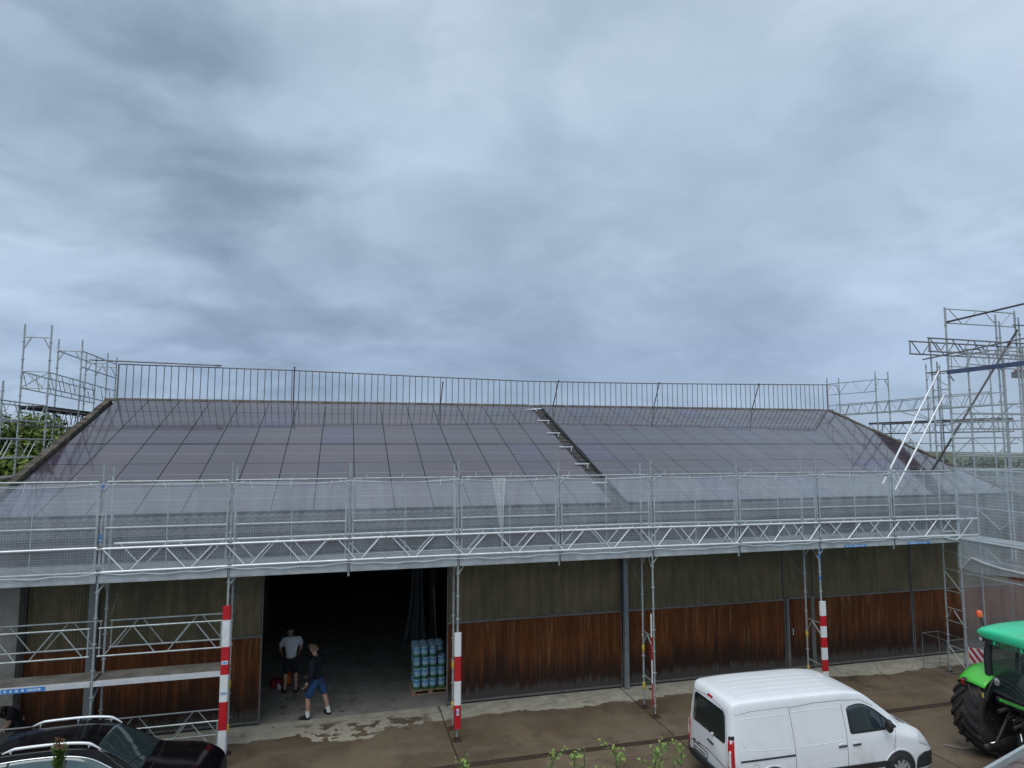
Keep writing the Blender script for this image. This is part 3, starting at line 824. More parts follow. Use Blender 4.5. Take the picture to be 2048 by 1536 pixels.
# ================================================================== scaffold at the left gable
def hframe(parent, y, xa, xb, z, r=.017):
    d = abs(xb-xa)*.28
    return tubes(parent, 'frame_crossbar', [((xa,y,z),(xb,y,z)),((xa,y,z-.34),(xa+(d if xb>xa else -d),y,z)),((xb,y,z-.34),(xb-(d if xb>xa else -d),y,z))], r)
lg = thing('gable_scaffold', 'open scaffold rising beside the left gable of the barn', 'scaffold', (-8.3,21,0))
LI, LO = -8.0, -8.65
LY = [(15.7,8.0),(18.05,8.02),(20.47,9.82),(22.68,9.75),(24.93,9.64),(25.85,9.62)]
for y, zt in LY:
    for x in (LI, LO):
        upright(lg, x, y, 0, zt, False, ph=.1*(y%2)); 
    if zt > 9: hframe(lg, y, LO, LI, zt-.36)
    else: hframe(lg, y, LO, LI, zt-.42)
for x in (LI, LO):
    girder(lg, (x,20.47,8.49),(x,25.9,8.40), .45, 7, .018, .011, 'galv')
    girder(lg, (x,15.7,7.56),(x,20.47,7.55), .46, 5, .018, .011, 'galv')
    girder(lg, (x,20.47,7.47),(x,24.93,7.44), .46, 6, .018, .011, 'galv_dark')
    girder(lg, (x,15.0,6.65),(x,22.68,6.61), .48, 6, .018, .013, 'galv')
tubes(lg, 'guard_rail', [((LI,22.68,9.40),(LI,25.85,9.36)),((LI,22.68,8.90),(LI,25.85,8.86)),((LO,22.68,9.38),(LO,25.85,9.34))], .017, 'galv_dark')
tubes(lg, 'end_guard', [((LO,20.45,8.50),(LI,20.45,8.50)),((LO,20.45,8.04),(LI,20.45,8.04)),((LO,20.45,8.04),(LI,20.45,8.48)),((LO+.1,20.45,8.48),(LI-.12,20.45,8.06))], .014, 'galv')
b = MB()
for q in range(2): b.box((LO+.03+.31*q,20.4,7.49),(LO+.33+.31*q,24.9,7.55))
for k in range(6): b.box((LO+.03,20.5+.85*k,7.44),(LI-.02,20.56+.85*k,7.49))
b.build('deck', M['black_steel'], lg)
b = MB()
for q in range(2): b.box((LO+.03+.31*q,15.7,5.62),(LO+.33+.31*q,22.6,5.67))
b.build('deck', M['deckwood'], lg)

# ================================================================== scaffold at the right gable
rg = thing('gable_scaffold', 'open scaffold rising behind the right gable of the barn', 'scaffold', (21.9,21,0))
RI, RO = 21.55, 22.2
for y in (24.95,22.15,19.7,17.2):
    for x in (RI, RO): upright(rg, x, y, 0, 9.55, False, ph=.1*(y%2))
    hframe(rg, y, RI, RO, 9.22)
girder(rg, (RI,25.0,9.25),(RI,22.15,9.20), .5, 2, .017, .011, 'galv')
for x in (RI, RO):
    girder(rg, (x,25.0,8.26),(x,22.15,8.27), .44, 4, .018, .011, 'galv'); girder(rg, (x,22.15,8.27),(x,17.2,8.30), .44, 7, .018, .011, 'galv')
    girder(rg, (x,22.6,7.33),(x,17.0,7.33), .40, 6, .018, .011, 'galv_dark')
tubes(rg, 'brace', [((RI-.02,20.9,7.77),(RI-.02,18.9,7.2)),((RO,20.9,7.77),(RO,19.6,7.2))], .02, 'galv')
tubes(rg, 'guard_rail', [((RI,22.15,6.52),(RI,16.9,6.52)),((RO,22.15,6.52),(RO,16.9,6.52))], .018, 'galv')
b = MB()
for q in range(2): b.box((RI+.02+.30*q,17.0,7.34),(RI+.30+.30*q,22.65,7.40))
b.build('deck', M['black_steel'], rg)

# ================================================================== corner tower and netted scaffold at the right
ct = thing('corner_scaffold', 'tall netted corner scaffold with lattice girders on top at the right', 'scaffold', (17.4,14.3,0))
TX = 16.83
upright(ct, TX, 14.65, 0, 10.46, False, r=.028, ph=.15)
upright(ct, TX+.05, YI, 0, 9.55, True, ph=.05)
upright(ct, TX-.0, 12.30, 0, 9.6, False, ph=.2)
upright(ct, TX+.72, 14.65, 0, 9.2, False, ph=.3); upright(ct, TX+.72, 12.30, 0, 9.2, False)
upright(ct, TX+.28, YI+.02, 5.2, 8.95, False, ph=.2)
for y in (14.65, YI): 
    upright(ct, 19.46, y, 3.0, 10.5, False, r=.026); upright(ct, 19.60, y, 3.0, 10.3, False)
    upright(ct, 20.35, y, 3.0, 9.5, False)
upright(ct, 19.9, 14.2, 5.0, 11.2, False, r=.05)
# rungs between the two corner legs
for z in (.78,1.48,1.84,2.32,2.92,3.42):
    tubes(ct, 'frame_rung', [((TX+.02,14.65,z),(TX+.05,YI,z))], .015)
for z in (8.55,8.08,7.6,7.05,6.45):
    tubes(ct, 'frame_rung', [((TX,14.65,z),(TX+.04,YI,z))], .015)
tubes(ct, 'frame_brace', [((TX,14.67,2.35),(TX+.05,YI-.03,2.85)),((TX,14.67,.25),(TX+.04,YI-.03,.76)),((TX,14.95,1.80),(TX,14.67,1.45)),((TX,15.05,1.80),(TX+.03,YI,1.45))], .013)
# level rails of the side running towards the viewer
for z, r in ((7.54,.020),(7.10,.018),(6.67,.020),(6.17,.018),(5.78,.022),(5.30,.018),(4.75,.020),(3.83,.024),(3.36,.02),(2.91,.022)):
    tubes(ct, 'side_rail', [((TX,14.75,z),(TX,12.25,z))], r, 'galv')
for z in (7.54, 6.67, 4.75, 3.83):
    h = {7.54:.44,6.67:.5,4.75:.50,3.83:.47}[z]
    b = MB(); p = [14.65,14.05,13.45,12.85,12.3]
    for k in range(4):
        b.tube((TX,p[k],z if k%2 else z-h),(TX,p[k+1],z-h if k%2 else z),.012,6)
    b.build('side_lattice', M['galv'], ct)
for z in (3.85,):
    b = MB()
    b.box((TX+.05,12.3,z),(TX+.35,14.6,z+.05)); b.box((TX+.37,12.3,z),(TX+.68,14.6,z+.05)); b.build('deck', M['alu_grey'], ct)
# scaffold continuing along the far bay, seen through the net
for z in (9.27,8.82,7.4,6.95,6.2,5.75):
    tubes(ct, 'guard_rail', [((17.55,14.7,z),(20.4,14.7,z)),((17.55,YI,z),(20.4,YI,z))], .017, 'galv')
girder(ct, (17.6,14.68,7.40),(20.4,14.68,7.40), .45, 4, .015, .010, 'galv')
girder(ct, (17.6,14.68,9.27),(20.4,14.68,9.27), .45, 3, .015, .010, 'galv')
# head girders
girder(ct, (TX,14.65,10.42),(19.46,14.65,10.42), .42, 2, .017, .012, 'galv')
girder(ct, (16.13,14.63,9.53),(20.9,14.63,9.50), .385, 6, .023, .016, 'galv_dark', name='head_girder')
girder(ct, (16.10,YI,9.53),(20.5,YI,9.50), .375, 5, .023, .016, 'galv_dark', name='head_girder')
tubes(ct, 'diagonal_tube', [((16.42,15.0,5.75),(18.67,14.0,9.77))], .030, 'black_steel')
tubes(ct, 'diagonal_tube', [((TX,14.62,10.02),(19.5,14.3,10.66))], .028, 'black_steel')
for sg_ in ([((TX-.03,15.45,9.03),(TX-.03,12.4,9.20)),((TX+.02,15.4,8.62),(TX+.02,14.5,8.6)),((19.3,14.6,10.05),(20.6,14.6,10.05)),((19.3,14.1,9.8),(20.6,14.1,9.75)),((TX+.05,14.75,8.62),(TX+.05,14.55,8.3))]): tubes(ct, 'cross_tube', [sg_], .021, 'galv_dark')
girder(ct, (TX+.03,14.6,9.02),(TX+.03,12.3,9.0), .46, 3, .018, .012, 'galv')
# plank and orange sheet carried on the top
b = MB(); b.obox((16.70,13.45,8.55),(.03,1.12,.06),Matrix.Identity(3)); 
tag(b.build('plank', M['blue_board'], loc=(16.9,13.45,8.5), bevel=.005), 'long blue grey plank lying on edge in the corner scaffold', 'plank')
b = MB(); b.box((19.62,14.72,8.50),(20.6,15.0,8.68)); b.box((19.66,14.71,8.69),(20.5,14.95,8.74),1)
tag(b.build('stacked_boards', [M['galv_dark'],M['orange']], loc=(20.1,14.85,8.5), bevel=.006), 'grey boards with an orange cover stacked on the corner scaffold behind the net', 'boards')
# nets on the side
def side_net(name, z0, z1, m, amp, label, y0=14.68, y1=12.28):
    b = MB()
    def fn(u, v):
        y = y0 + (y1-y0)*u; z = z0 + (z1-z0)*v
        return (TX-.035 - amp*math.sin(4.1*y+1.3*z) - amp*.6*math.sin(9*y+z*.7), y, z - (.05*math.sin(PI*u*2) if v == 0 else 0))
    b.grid(fn, 26, 30)
    return tag(b.build(name, m, loc=(TX,13.5,z0)), label, 'net')
side_net('safety_net', 3.05, 5.86, M['net_side'], .015, 'dense pale safety net across the middle of the corner scaffold side')
side_net('safety_net', 5.80, 9.0, M['net_top'], .012, 'thin see-through safety net on the topmost part of the corner scaffold')
side_net('safety_net', .25, 3.02, M['net_low'], .02, 'thinner net low on the side of the corner scaffold behind the tractor')
b = MB()
b.path([(TX-.06,14.62,3.0),(TX-.06,14.45,3.20),(TX-.06,14.25,3.38),(TX-.06,13.9,3.30),(TX-.06,13.4,3.24),(TX-.06,12.3,3.20)], [.015,.03,.035,.03,.03,.03], 6)
b.path([(TX-.06,14.7,3.88),(TX-.06,13.6,3.86),(TX-.06,12.3,3.84)], .022, 6)
b.path([(16.2,YO-.08,3.93),(16.45,YO-.08,3.86),(16.62,YO-.08,3.83),(16.72,YO-.09,3.88),(16.80,YO-.09,3.95)], .028, 6)
tag(b.build('net_roll', M['net_thick'], loc=(TX,13.5,3.2)), 'rolled lower hems of the nets at the corner scaffold', 'net')
# cage-like guard around the corner foot
b = MB()
a0 = (16.55,YI+.35); 
P4 = [(16.50,14.95),(16.50,15.75),(17.1,15.75),(17.1,14.95)]
for i in range(4):
    p, q = P4[i], P4[(i+1)%4]
    for z in (.12,1.0): b.tube((*p,z),(*q,z),.009,6)
    b.tube((*p,.0),(*p,1.0),.009,6)
tag(b.build('guard_cage', M['galv_dark'], loc=(16.8,15.35,0)), 'low tubular guard cage round the foot of the corner scaffold', 'guard')
# bright lattice beam leaning from the eave guard rail to the tower
lb = thing('lattice_beam', 'bright metal lattice beam leaning steeply against the corner scaffold', 'beam', (14.8,14.9,5.3))
A0, A1 = Vector((14.60,14.95,5.38)), Vector((16.82,14.95,8.63)); B0, B1 = Vector((14.95,14.88,5.22)), Vector((17.13,14.88,8.28))
b = MB(); b.tube(A0,A1,.027,10); b.build('chord', M['alu'], lb)
b = MB(); b.tube(B0,B1,.027,10); b.build('chord', M['alu'], lb)
b = MB()
for k, (u, v) in enumerate(((.02,.03),(.12,.05),(.12,.16),(.42,.40),(.42,.62),(.86,.66),(.93,.97))):
    b.tube(A0.lerp(A1,u),B0.lerp(B1,v),.014,6)
b.build('lacing', M['alu'], lb)
b = MB(); d = (A1-A0).normalized(); p = A0.lerp(A1,.07); b.tube(p-d*.02,p+d*.02,.042,10); b.tube(p+Vector((-.09,0,0)),p+Vector((.09,0,0)),.012,6); b.build('clamp', M['black_steel'], lb)

# low annex beyond the right end of the barn
an = thing('annex', 'low dark annex building behind the net beyond the right end of the barn', 'annex', (26,17,0))
b = MB(); b.box((21.05,16.75,0),(33,16.9,4.2)); b.build('wall', M['timber'], an)
b = MB(); prism_x(b, [(16.2,4.25),(21.5,5.15),(21.5,5.0),(16.2,4.1)], 21.45, 33.2); b.build('roof', M['tile'], an)

# ================================================================== trees and far land
def leafcloud(b, blobs, n, size, seed, squash=1):
    rr = random.Random(seed)
    for _ in range(n):
        c, rad = blobs[rr.randrange(len(blobs))]
        while True:
            d = Vector((rr.gauss(0,1),rr.gauss(0,1),rr.gauss(0,1)))
            if d.length > .1: break
        d.normalize()
        r = rad*(rr.random()**.35)*(1+rr.uniform(-.12,.22))
        p = Vector(c) + Vector((d.x*r, d.y*r, d.z*r*squash))
        nrm = (d + Vector((rr.gauss(0,.6),rr.gauss(0,.6),rr.gauss(0,.6)+.5))).normalized()
        t = nrm.cross(Vector((rr.gauss(0,1),rr.gauss(0,1),rr.gauss(0,1)))).normalized(); s2 = nrm.cross(t)
        L = size*rr.uniform(.6,1.35); W = L*.55
        b.add([p - t*L*.5, p + s2*W*.5, p + t*L*.5 + nrm*L*.12, p - s2*W*.5], [(0,1,2,3)])
def broadleaf(name, label, x, y, h, r, seed, n=5200, size=.24, group=None, m='leaf_tree'):
    rr = random.Random(seed)
    t = thing(name, label, 'tree', (x,y,-.02), 0, group)
    b = MB(); top = Vector((x+rr.uniform(-.3,.3),y,h*.62))
    b.path([(x,y,-.02),(x+.08,y,h*.25),tuple(top)], [.26,.2,.12], 9)
    blobs = []
    for k in range(26):
        a = rr.uniform(0,2*PI); q = rr.random()
        zz = h*.38 + (h*.58)*q; ring = r*math.sqrt(max(.05,1-((zz-h*.60)/(h*.44))**2))
        c = Vector((x+math.cos(a)*ring*rr.uniform(.35,.85), y+math.sin(a)*ring*rr.uniform(.35,.85), zz))
        blobs.append((c, r*rr.uniform(.22,.38)))
        if k % 2 == 0: b.path([(x,y,h*.30+.2*rr.random()), tuple((Vector((x,y,h*.35))+c)/2 + Vector((0,0,.2))), tuple(c)], [.09,.06,.025], 6)
    b.build('trunk', M['bark'], t)
    l = MB(); leafcloud(l, blobs, n, size, seed+1, .85); l.build('crown', M[m], t)
    return t
broadleaf('broadleaf_tree', 'large green tree seen through the left gable scaffold', -14.2, 32, 7.4, 3.7, 21, 26000, .24)
for k, (x, y, h, r, lab) in enumerate(((52,66,7.0,3.2,'distant tree on the horizon, nearest the corner scaffold'),(63,70,7.6,4.0,'rounded distant tree in the middle of the horizon row'),(71,70,6.8,3.6,'distant tree farthest right in the horizon row'))):
    broadleaf('distant_tree', lab, x, y, h, r, 40+k, 1500, .5, 'distant trees on the right horizon', 'leaf_far')
b = MB(); rr = random.Random(9)
leafcloud(b, [((30+i*3.2+rr.uniform(-1,1), 95+rr.uniform(-5,5), 1.8+rr.random()*.8), 2.4) for i in range(60)], 9000, .9, 10, .8)
o = b.build('far_hedge', M['leaf_far']); o['kind'] = 'stuff'; o['label'] = 'low far hedge and woodland line along the horizon'; o['category'] = 'hedge'
b = MB(); leafcloud(b, [((-60+i*3.0+rr.uniform(-1,1), 110+rr.uniform(-5,5), 1.8+rr.random()*.8), 2.4) for i in range(22)], 3500, .9, 12, .8)
o = b.build('far_hedge', M['leaf_far']); o['kind'] = 'stuff'; o['label'] = 'far hedge line beyond the fields behind the barn'; o['category'] = 'hedge'

# leafy shoots in front of the balcony
def shoot(tip, base, seed, n=16, label='', big=.085):
    rr = random.Random(seed)
    t = thing('leafy_shoot', label, 'plant', base, 0, 'leafy shoots in the foreground')
    tip = Vector(tip); base = Vector(base)
    pts = []
    for k in range(9):
        u = k/8; p = base.lerp(tip, u) + Vector((.10*math.sin(u*3+seed)*(1-u), .05*math.sin(u*4+seed*2)*(1-u), 0))
        pts.append(p)
    b = MB(); b.path(pts, [.014-.011*k/8 for k in range(9)], 6)
    l = MB()
    def leaf_at(p, d, L):
        d = d.normalized(); s = d.cross(Vector((rr.gauss(0,.4),rr.gauss(0,.4),1))).normalized(); nn = s.cross(d)
        W = L*rr.uniform(.42,.58)
        l.add([p, p+d*L*.35+s*W*.5+nn*L*.05, p+d*L*.75+s*W*.36, p+d*L-nn*L*.10, p+d*L*.75-s*W*.36, p+d*L*.35-s*W*.5+nn*L*.05, p+d*L*.5-nn*L*.04],
              [(0,1,6,5),(1,2,6),(6,2,3,4),(5,6,4)], 0, True)
    def sprig(p0, p1, cnt, L0):
        ax = (p1-p0)
        b.path([p0, p0.lerp(p1,.5)+Vector((0,0,.01)), p1], [.004,.003,.0015], 5)
        for k in range(cnt):
            u = k/(cnt-1); p = p0.lerp(p1, .12+.88*u); a = k*2.4+seed
            d = (ax.normalized()*.7 + Vector((math.cos(a)*.8, math.sin(a)*.8, .25+rr.uniform(-.3,.2)))).normalized()
            L = L0*(1.05-.55*u)*rr.uniform(.7,1.2)
            q = p + d*L*.3; b.tube(p, q, .0016, 4)
            leaf_at(q, d + Vector((0,0,-.25)), L)
    top = pts[-1]
    for k in range(max(3, n//3)):
        p0 = top.lerp(pts[-2], .72*k/(n/3)) ; a = k*2.2+seed*1.7
        p1 = p0 + Vector((math.cos(a)*.10*(1+k*.14), math.sin(a)*.08, .06+rr.uniform(-.05,.06)))
        if k == 0: p0 = top.lerp(pts[-2], .22); p1 = top
        sprig(p0, p1, 9, big*.52)
    b.build('stem', M['stem'], t); l.build('foliage', M['leaf_shoot'], t)
SH = [((.875,4.6,4.43),(.95,4.5,0),1,12,'small leafy shoot growing alone, left of the other shoots',.085),
      ((1.49,4.6,4.40),(1.72,4.5,0),2,16,'leafy shoot with the highest tip leaning left over the drain channel',.085),
      ((1.67,4.62,4.36),(1.76,4.5,0),3,16,'upright leafy shoot close beside the one leaning left',.085),
      ((1.78,4.70,4.33),(1.80,4.55,0),8,9,'thin bluish shoot with few leaves in the middle of the group',.06),
      ((1.98,4.6,4.37),(2.22,4.5,0),4,20,'bushy leafy shoot with dense leaves, left of the van bumper',.095),
      ((2.10,4.5,4.22),(2.24,4.45,0),5,20,'low dense leafy shoot at the lower edge of the group',.095),
      ((2.40,4.7,4.32),(2.36,4.55,0),6,16,'leafy shoot whose tip stands just left of the van',.09),
      ((2.53,4.62,4.30),(2.50,4.5,0),7,16,'leafy shoot overlapping the rear bumper of the van',.085),
      ((2.70,4.55,4.13),(2.66,4.5,0),9,16,'low leafy shoot in front of the van number plate',.085)]
SH += [((2.28,4.55,4.33),(2.26,4.5,0),10,18,'leafy shoot between the bushy one and the one left of the van',.09),
       ((1.90,4.5,4.20),(2.0,4.45,0),11,18,'low bright shoot at the lower edge, left of the bushy one',.09),
       ((1.58,4.5,4.18),(1.66,4.45,0),12,16,'low shoot at the lower edge under the one leaning left',.085)]
for s in SH: shoot((s[0][0],s[0][1],s[0][2]-.085), *s[1:])
# thin conifer leader at the lower left
t = thing('conifer', 'thin conifer leader with a withered tip in front of the black car', 'plant', (-1.62,4.6,0))
b = MB(); b.path([(-1.62,4.6,0),(-1.61,4.6,3),(-1.613,4.6,4.72)], [.03,.02,.004], 7); b.build('stem', M['bark'], t)
l = MB(); rr = random.Random(4)
for k in range(1700):
    z = 4.66 - 3.2*rr.random()**1.3; rad = .034 + .05*(4.66-z)*.5 + .004
    a = rr.uniform(0,2*PI); d = Vector((math.cos(a),math.sin(a),rr.uniform(.5,1.3))).normalized()
    p = Vector((-1.612,4.6,z)); L = rad*rr.uniform(.8,1.5)+.015
    s = d.cross(Vector((0,0,1))).normalized()*L*.16
    l.add([p, p+d*L*.5+s, p+d*L, p+d*L*.5-s], [(0,1,2,3)])
l.build('foliage', M['leaf_conifer'], t)
l = MB()
for k in range(26):
    a = rr.uniform(0,2*PI); z = 4.66+rr.random()*.09; d = Vector((math.cos(a),math.sin(a)*.6,rr.uniform(-.3,.8))).normalized(); L = rr.uniform(.02,.045)
    p = Vector((-1.613,4.6,z)); s = d.cross(Vector((0,1,.2))).normalized()*L*.22
    l.add([p, p+d*L*.5+s, p+d*L, p+d*L*.5-s], [(0,1,2,3)])
l.build('withered_tip', M['dead'], t)

# corner of the neighbouring roof, bottom right
nr = thing('shed_roof', 'weathered flat roof corner with a metal edge at the lower right', 'roof', (5.2,3.2,0))
E0, E1 = Vector((3.08,3.00,4.5)), Vector((6.43,4.05,4.5))
dn = (E1-E0).normalized(); pr_ = Vector((dn.y,-dn.x,0))
b = MB(); vs = [E0,E1,E1+pr_*3,E0+pr_*3]; vs = [v - Vector((0,0,.0)) for v in vs]
b.add([*vs,*[v-Vector((0,0,.12)) for v in vs]], [(3,2,1,0),(4,5,6,7),(0,1,5,4),(1,2,6,5),(2,3,7,6),(3,0,4,7)])
def feltmat(n, P):
    v = n.tc('Object'); a = n.noise(v, 5, 6, .65); c = n.noise(v, 40, 3); x,y,z = n.sep(v)
    col = n.mix(n.sstep(a,.35,.65), (.10,.085,.085), (.20,.175,.175))
    col = n.mix(n.m('MULTIPLY', n.sstep(n.noise(v, 11, 4), .58, .66), .8), col, (.07,.035,.03))
    col = n.mix(n.m('MULTIPLY', n.sstep(c,.55,.75), .5), col, (.05,.045,.045))
    P(col, .8, 0, n.bump(a, .5, .02))
M['felt'] = mat('weathered_roof_felt', feltmat)
b.build('roof_deck', M['felt'], nr)
b = MB(); b.bar(E0+Vector((0,0,.018))-pr_*.008, E1+Vector((0,0,.018))-pr_*.008, .022, .05); b.build('metal_edge', M['galv'], nr)
b = MB(); q = E0+dn*.5+pr_*.5
b.box((3.3,.5,0),(6.2,.6,4.38)); b.build('shed_wall', M['concrete'], nr)
b = MB(); p0 = Vector((4.42,3.36,4.51)); b.path([p0, p0+Vector((.05,.03,.012)), p0+Vector((.10,.04,.006)), p0+Vector((.16,.075,.01))], .008, 6); b.path([p0+Vector((.03,.02,.008)), p0+Vector((.05,-.01,.006))], .006, 5)
tag(b.build('twig', M['dead'], loc=tuple(p0)), 'short brown twig lying on the flat roof corner', 'twig')

# ================================================================== things in the gateway
def canister(label, x, y, z, k):
    t = thing('canister', label, 'canister', (x,y,z), k*.7, 'blue and white canisters stacked on the pallet')
    r = .096; h = .262
    b = MB()
    b.lathe([(.0,0),(r*.94,0),(r,.015),(r,.045)], (0,0,0), 'z', 14, 0)
    b.lathe([(r,.045),(r*1.01,.05),(r*1.01,.19),(r,.195)], (0,0,0), 'z', 14, 1)
    b.lathe([(r,.195),(r*.985,.225),(r*.80,.240),(0,.244)], (0,0,0), 'z', 14, 2)
    b.build('body', [CM['green'],CM['label'],CM['blue']], t, world=False)
    b = MB(); b.lathe([(r*.98,.225),(r*1.03,.235),(r*1.0,.262),(r*.90,.262),(r*.88,.242)], (0,0,0), 'z', 14); b.build('rim', CM['rim'], t, world=False)
    b = MB(); b.path([(-.05,0,.243),(-.045,0,.268),(.045,0,.268),(.05,0,.243)], .008, 6); b.build('handle', CM['rim'], t, world=False)
    return t
def labelmat(n, P):
    v = n.tc('Object'); x, y, z = n.sep(v); r = n.n('ShaderNodeObjectInfo').outputs['Random']
    ang = n.m('ARCTAN2', y, x)
    blk = n.noise(n.comb(n.m('MULTIPLY', ang, 3), r, n.m('MULTIPLY', z, 40)), 1, 3)
    c = n.mix(n.sstep(blk, .42, .58), (.42,.58,.66), (.16,.36,.52))
    c = n.mix(n.m('LESS_THAN', z, .075), c, (.06,.20,.10))
    c = n.mix(n.m('GREATER_THAN', z, .175), c, (.07,.25,.45))
    P(c, .4, 0)
CM = {'label': mat('canister_label', labelmat), 'blue': simple('canister_blue', (.09,.30,.48), .35, 0, .1, 8), 'green': simple('canister_green_band', (.05,.17,.09), .4, 0, .1, 8), 'rim': simple('canister_pale_rim', (.30,.46,.55), .4, 0, .1, 8)}
pl = thing('pallet', 'wooden pallet under the blue canisters at the right side of the gate', 'pallet', (2.30,17.72,0))
b = MB()
for k in range(5): b.box((1.84,17.40+.165*k,.105),(2.86,17.40+.165*k+.12,.127))
b.build('top_boards', M['pallet'], pl)
b = MB()
for y in (17.42,17.74,18.06):
    for x in (1.85,2.29,2.74): b.box((x,y-.01,.024),(x+.10,y+.09,.104))
b.build('blocks', M['pallet'], pl)
b = MB()
for y in (17.42,17.74,18.06): b.box((1.84,y-.01,.002),(2.86,y+.09,.023))
b.build('bottom_boards', M['pallet'], pl)
LAY = ['bottom layer','second layer up','third layer up','top layer']; ROWS = ['front row','middle row','back row']
ck = 0
for lz in range(4):
    for ry in range(3):
        for cx in range(4):
            if lz == 3 and ry == 0 and cx == 3: continue
            canister('blue canister, %s from the left, %s, %s of the stack' % (ORD[cx], ROWS[ry], LAY[lz]), 1.985+.215*cx+.012*((lz+cx)%2)-.02*(lz==3), 17.53+.225*ry, .128+.272*lz, ck); ck += 1
b = MB(); b.tube((2.74,20.0,2.2),(3.0,20.9,.0),.022,8)
tag(b.build('pole', M['pallet'], loc=(3.0,20.9,0)), 'thin pale pole leaning upright inside the gate behind the canisters', 'pole')
b = MB()
def tp(u, v):
    z = 2.65*(1-v); w = .20 + .25*v**2.5
    return (2.50 + (u-.5)*w*2*(.9) - .10*v**3, 22.3 - .10*math.sin(u*13)*(.4+.6*v) - .25*v**4, max(.008,z))
b.grid(tp, 26, 16)
o = b.build('tarpaulin', M['tarp'], loc=(2.5,22.3,0)); md = o.modifiers.new('thickness','SOLIDIFY'); md.thickness = .01
tag(o, 'grey tarpaulin hanging in folds deep inside the barn', 'tarpaulin')
b = MB()
b.lathe([(0,0),(.11,0),(.12,.03),(.12,.20),(.09,.25),(.04,.26),(.035,.30),(0,.30)], (-1.36,19.15,.005), 'z', 14); b.path([(-1.44,19.15,.24),(-1.43,19.15,.33),(-1.30,19.15,.33),(-1.28,19.15,.24)], .014, 6)
tag(b.build('fuel_can', M['orange'], loc=(-1.36,19.15,0)), 'orange can standing on the barn floor left of the pale shirted man', 'can')
b = MB(); b.obox((-1.62,18.95,.10),(.13,.09,.09),Matrix.Rotation(.4,3,'Z')); b.tube((-1.5,18.9,.12),(-1.25,18.82,.07),.02,8); b.path([(-1.70,18.95,.19),(-1.68,18.95,.26),(-1.56,18.99,.26),(-1.54,18.99,.19)], .013, 6)
tag(b.build('power_tool', M['red_cloth'], loc=(-1.6,18.95,0), bevel=.015), 'dark red power tool lying on the floor beside the orange can', 'tool')
b = MB(); b.lathe([(0,0),(.05,0),(.055,.1),(.03,.13),(.03,.15),(0,.15)], (-1.52,18.72,.005), 'z', 10); 
tag(b.build('bottle', M['white_board'], loc=(-1.52,18.72,0)), 'small white bottle on the barn floor in front of the red tool', 'bottle')
b = MB(); b.path([(12.7,11.75,.02),(12.95,11.5,.02),(13.2,11.45,.02),(13.38,11.2,.02),(13.35,10.95,.02),(13.5,10.7,.02),(13.75,10.3,.02)], .018, 6)
tag(b.build('hose', M['hose'], loc=(13.4,11.3,0)), 'thin grey hose snaking over the wet ground behind the tractor wheel', 'hose')
# ================================================================== people
def skinned(name, pts, edges, root, m, parent, sub=2, offset=(0,0,0)):
    """pts: {key: (pos, radius or (rx,ry))}; a Skin modifier grows one continuous surface"""
    keys = list(pts); idx = {k:i for i,k in enumerate(keys)}
    off = Vector(getoff(parent))
    me = bpy.data.meshes.new(name)
    me.from_pydata([tuple(Vector(pts[k][0])) for k in keys], [(idx[a],idx[b]) for a,b in edges], [])
    me.materials.append(m)
    o = bpy.data.objects.new(name, me); C.objects.link(o); o.parent = parent
    md = o.modifiers.new('skin','SKIN'); md.branch_smoothing = .4; md.use_smooth_shade = True
    sv = me.skin_vertices[0].data
    for i, k in enumerate(keys):
        r = pts[k][1]; sv[i].radius = r if isinstance(r, tuple) else (r, r)
        sv[i].use_root = (k == root)
    s = o.modifiers.new('subdivision','SUBSURF'); s.levels = sub; s.render_levels = sub
    return o
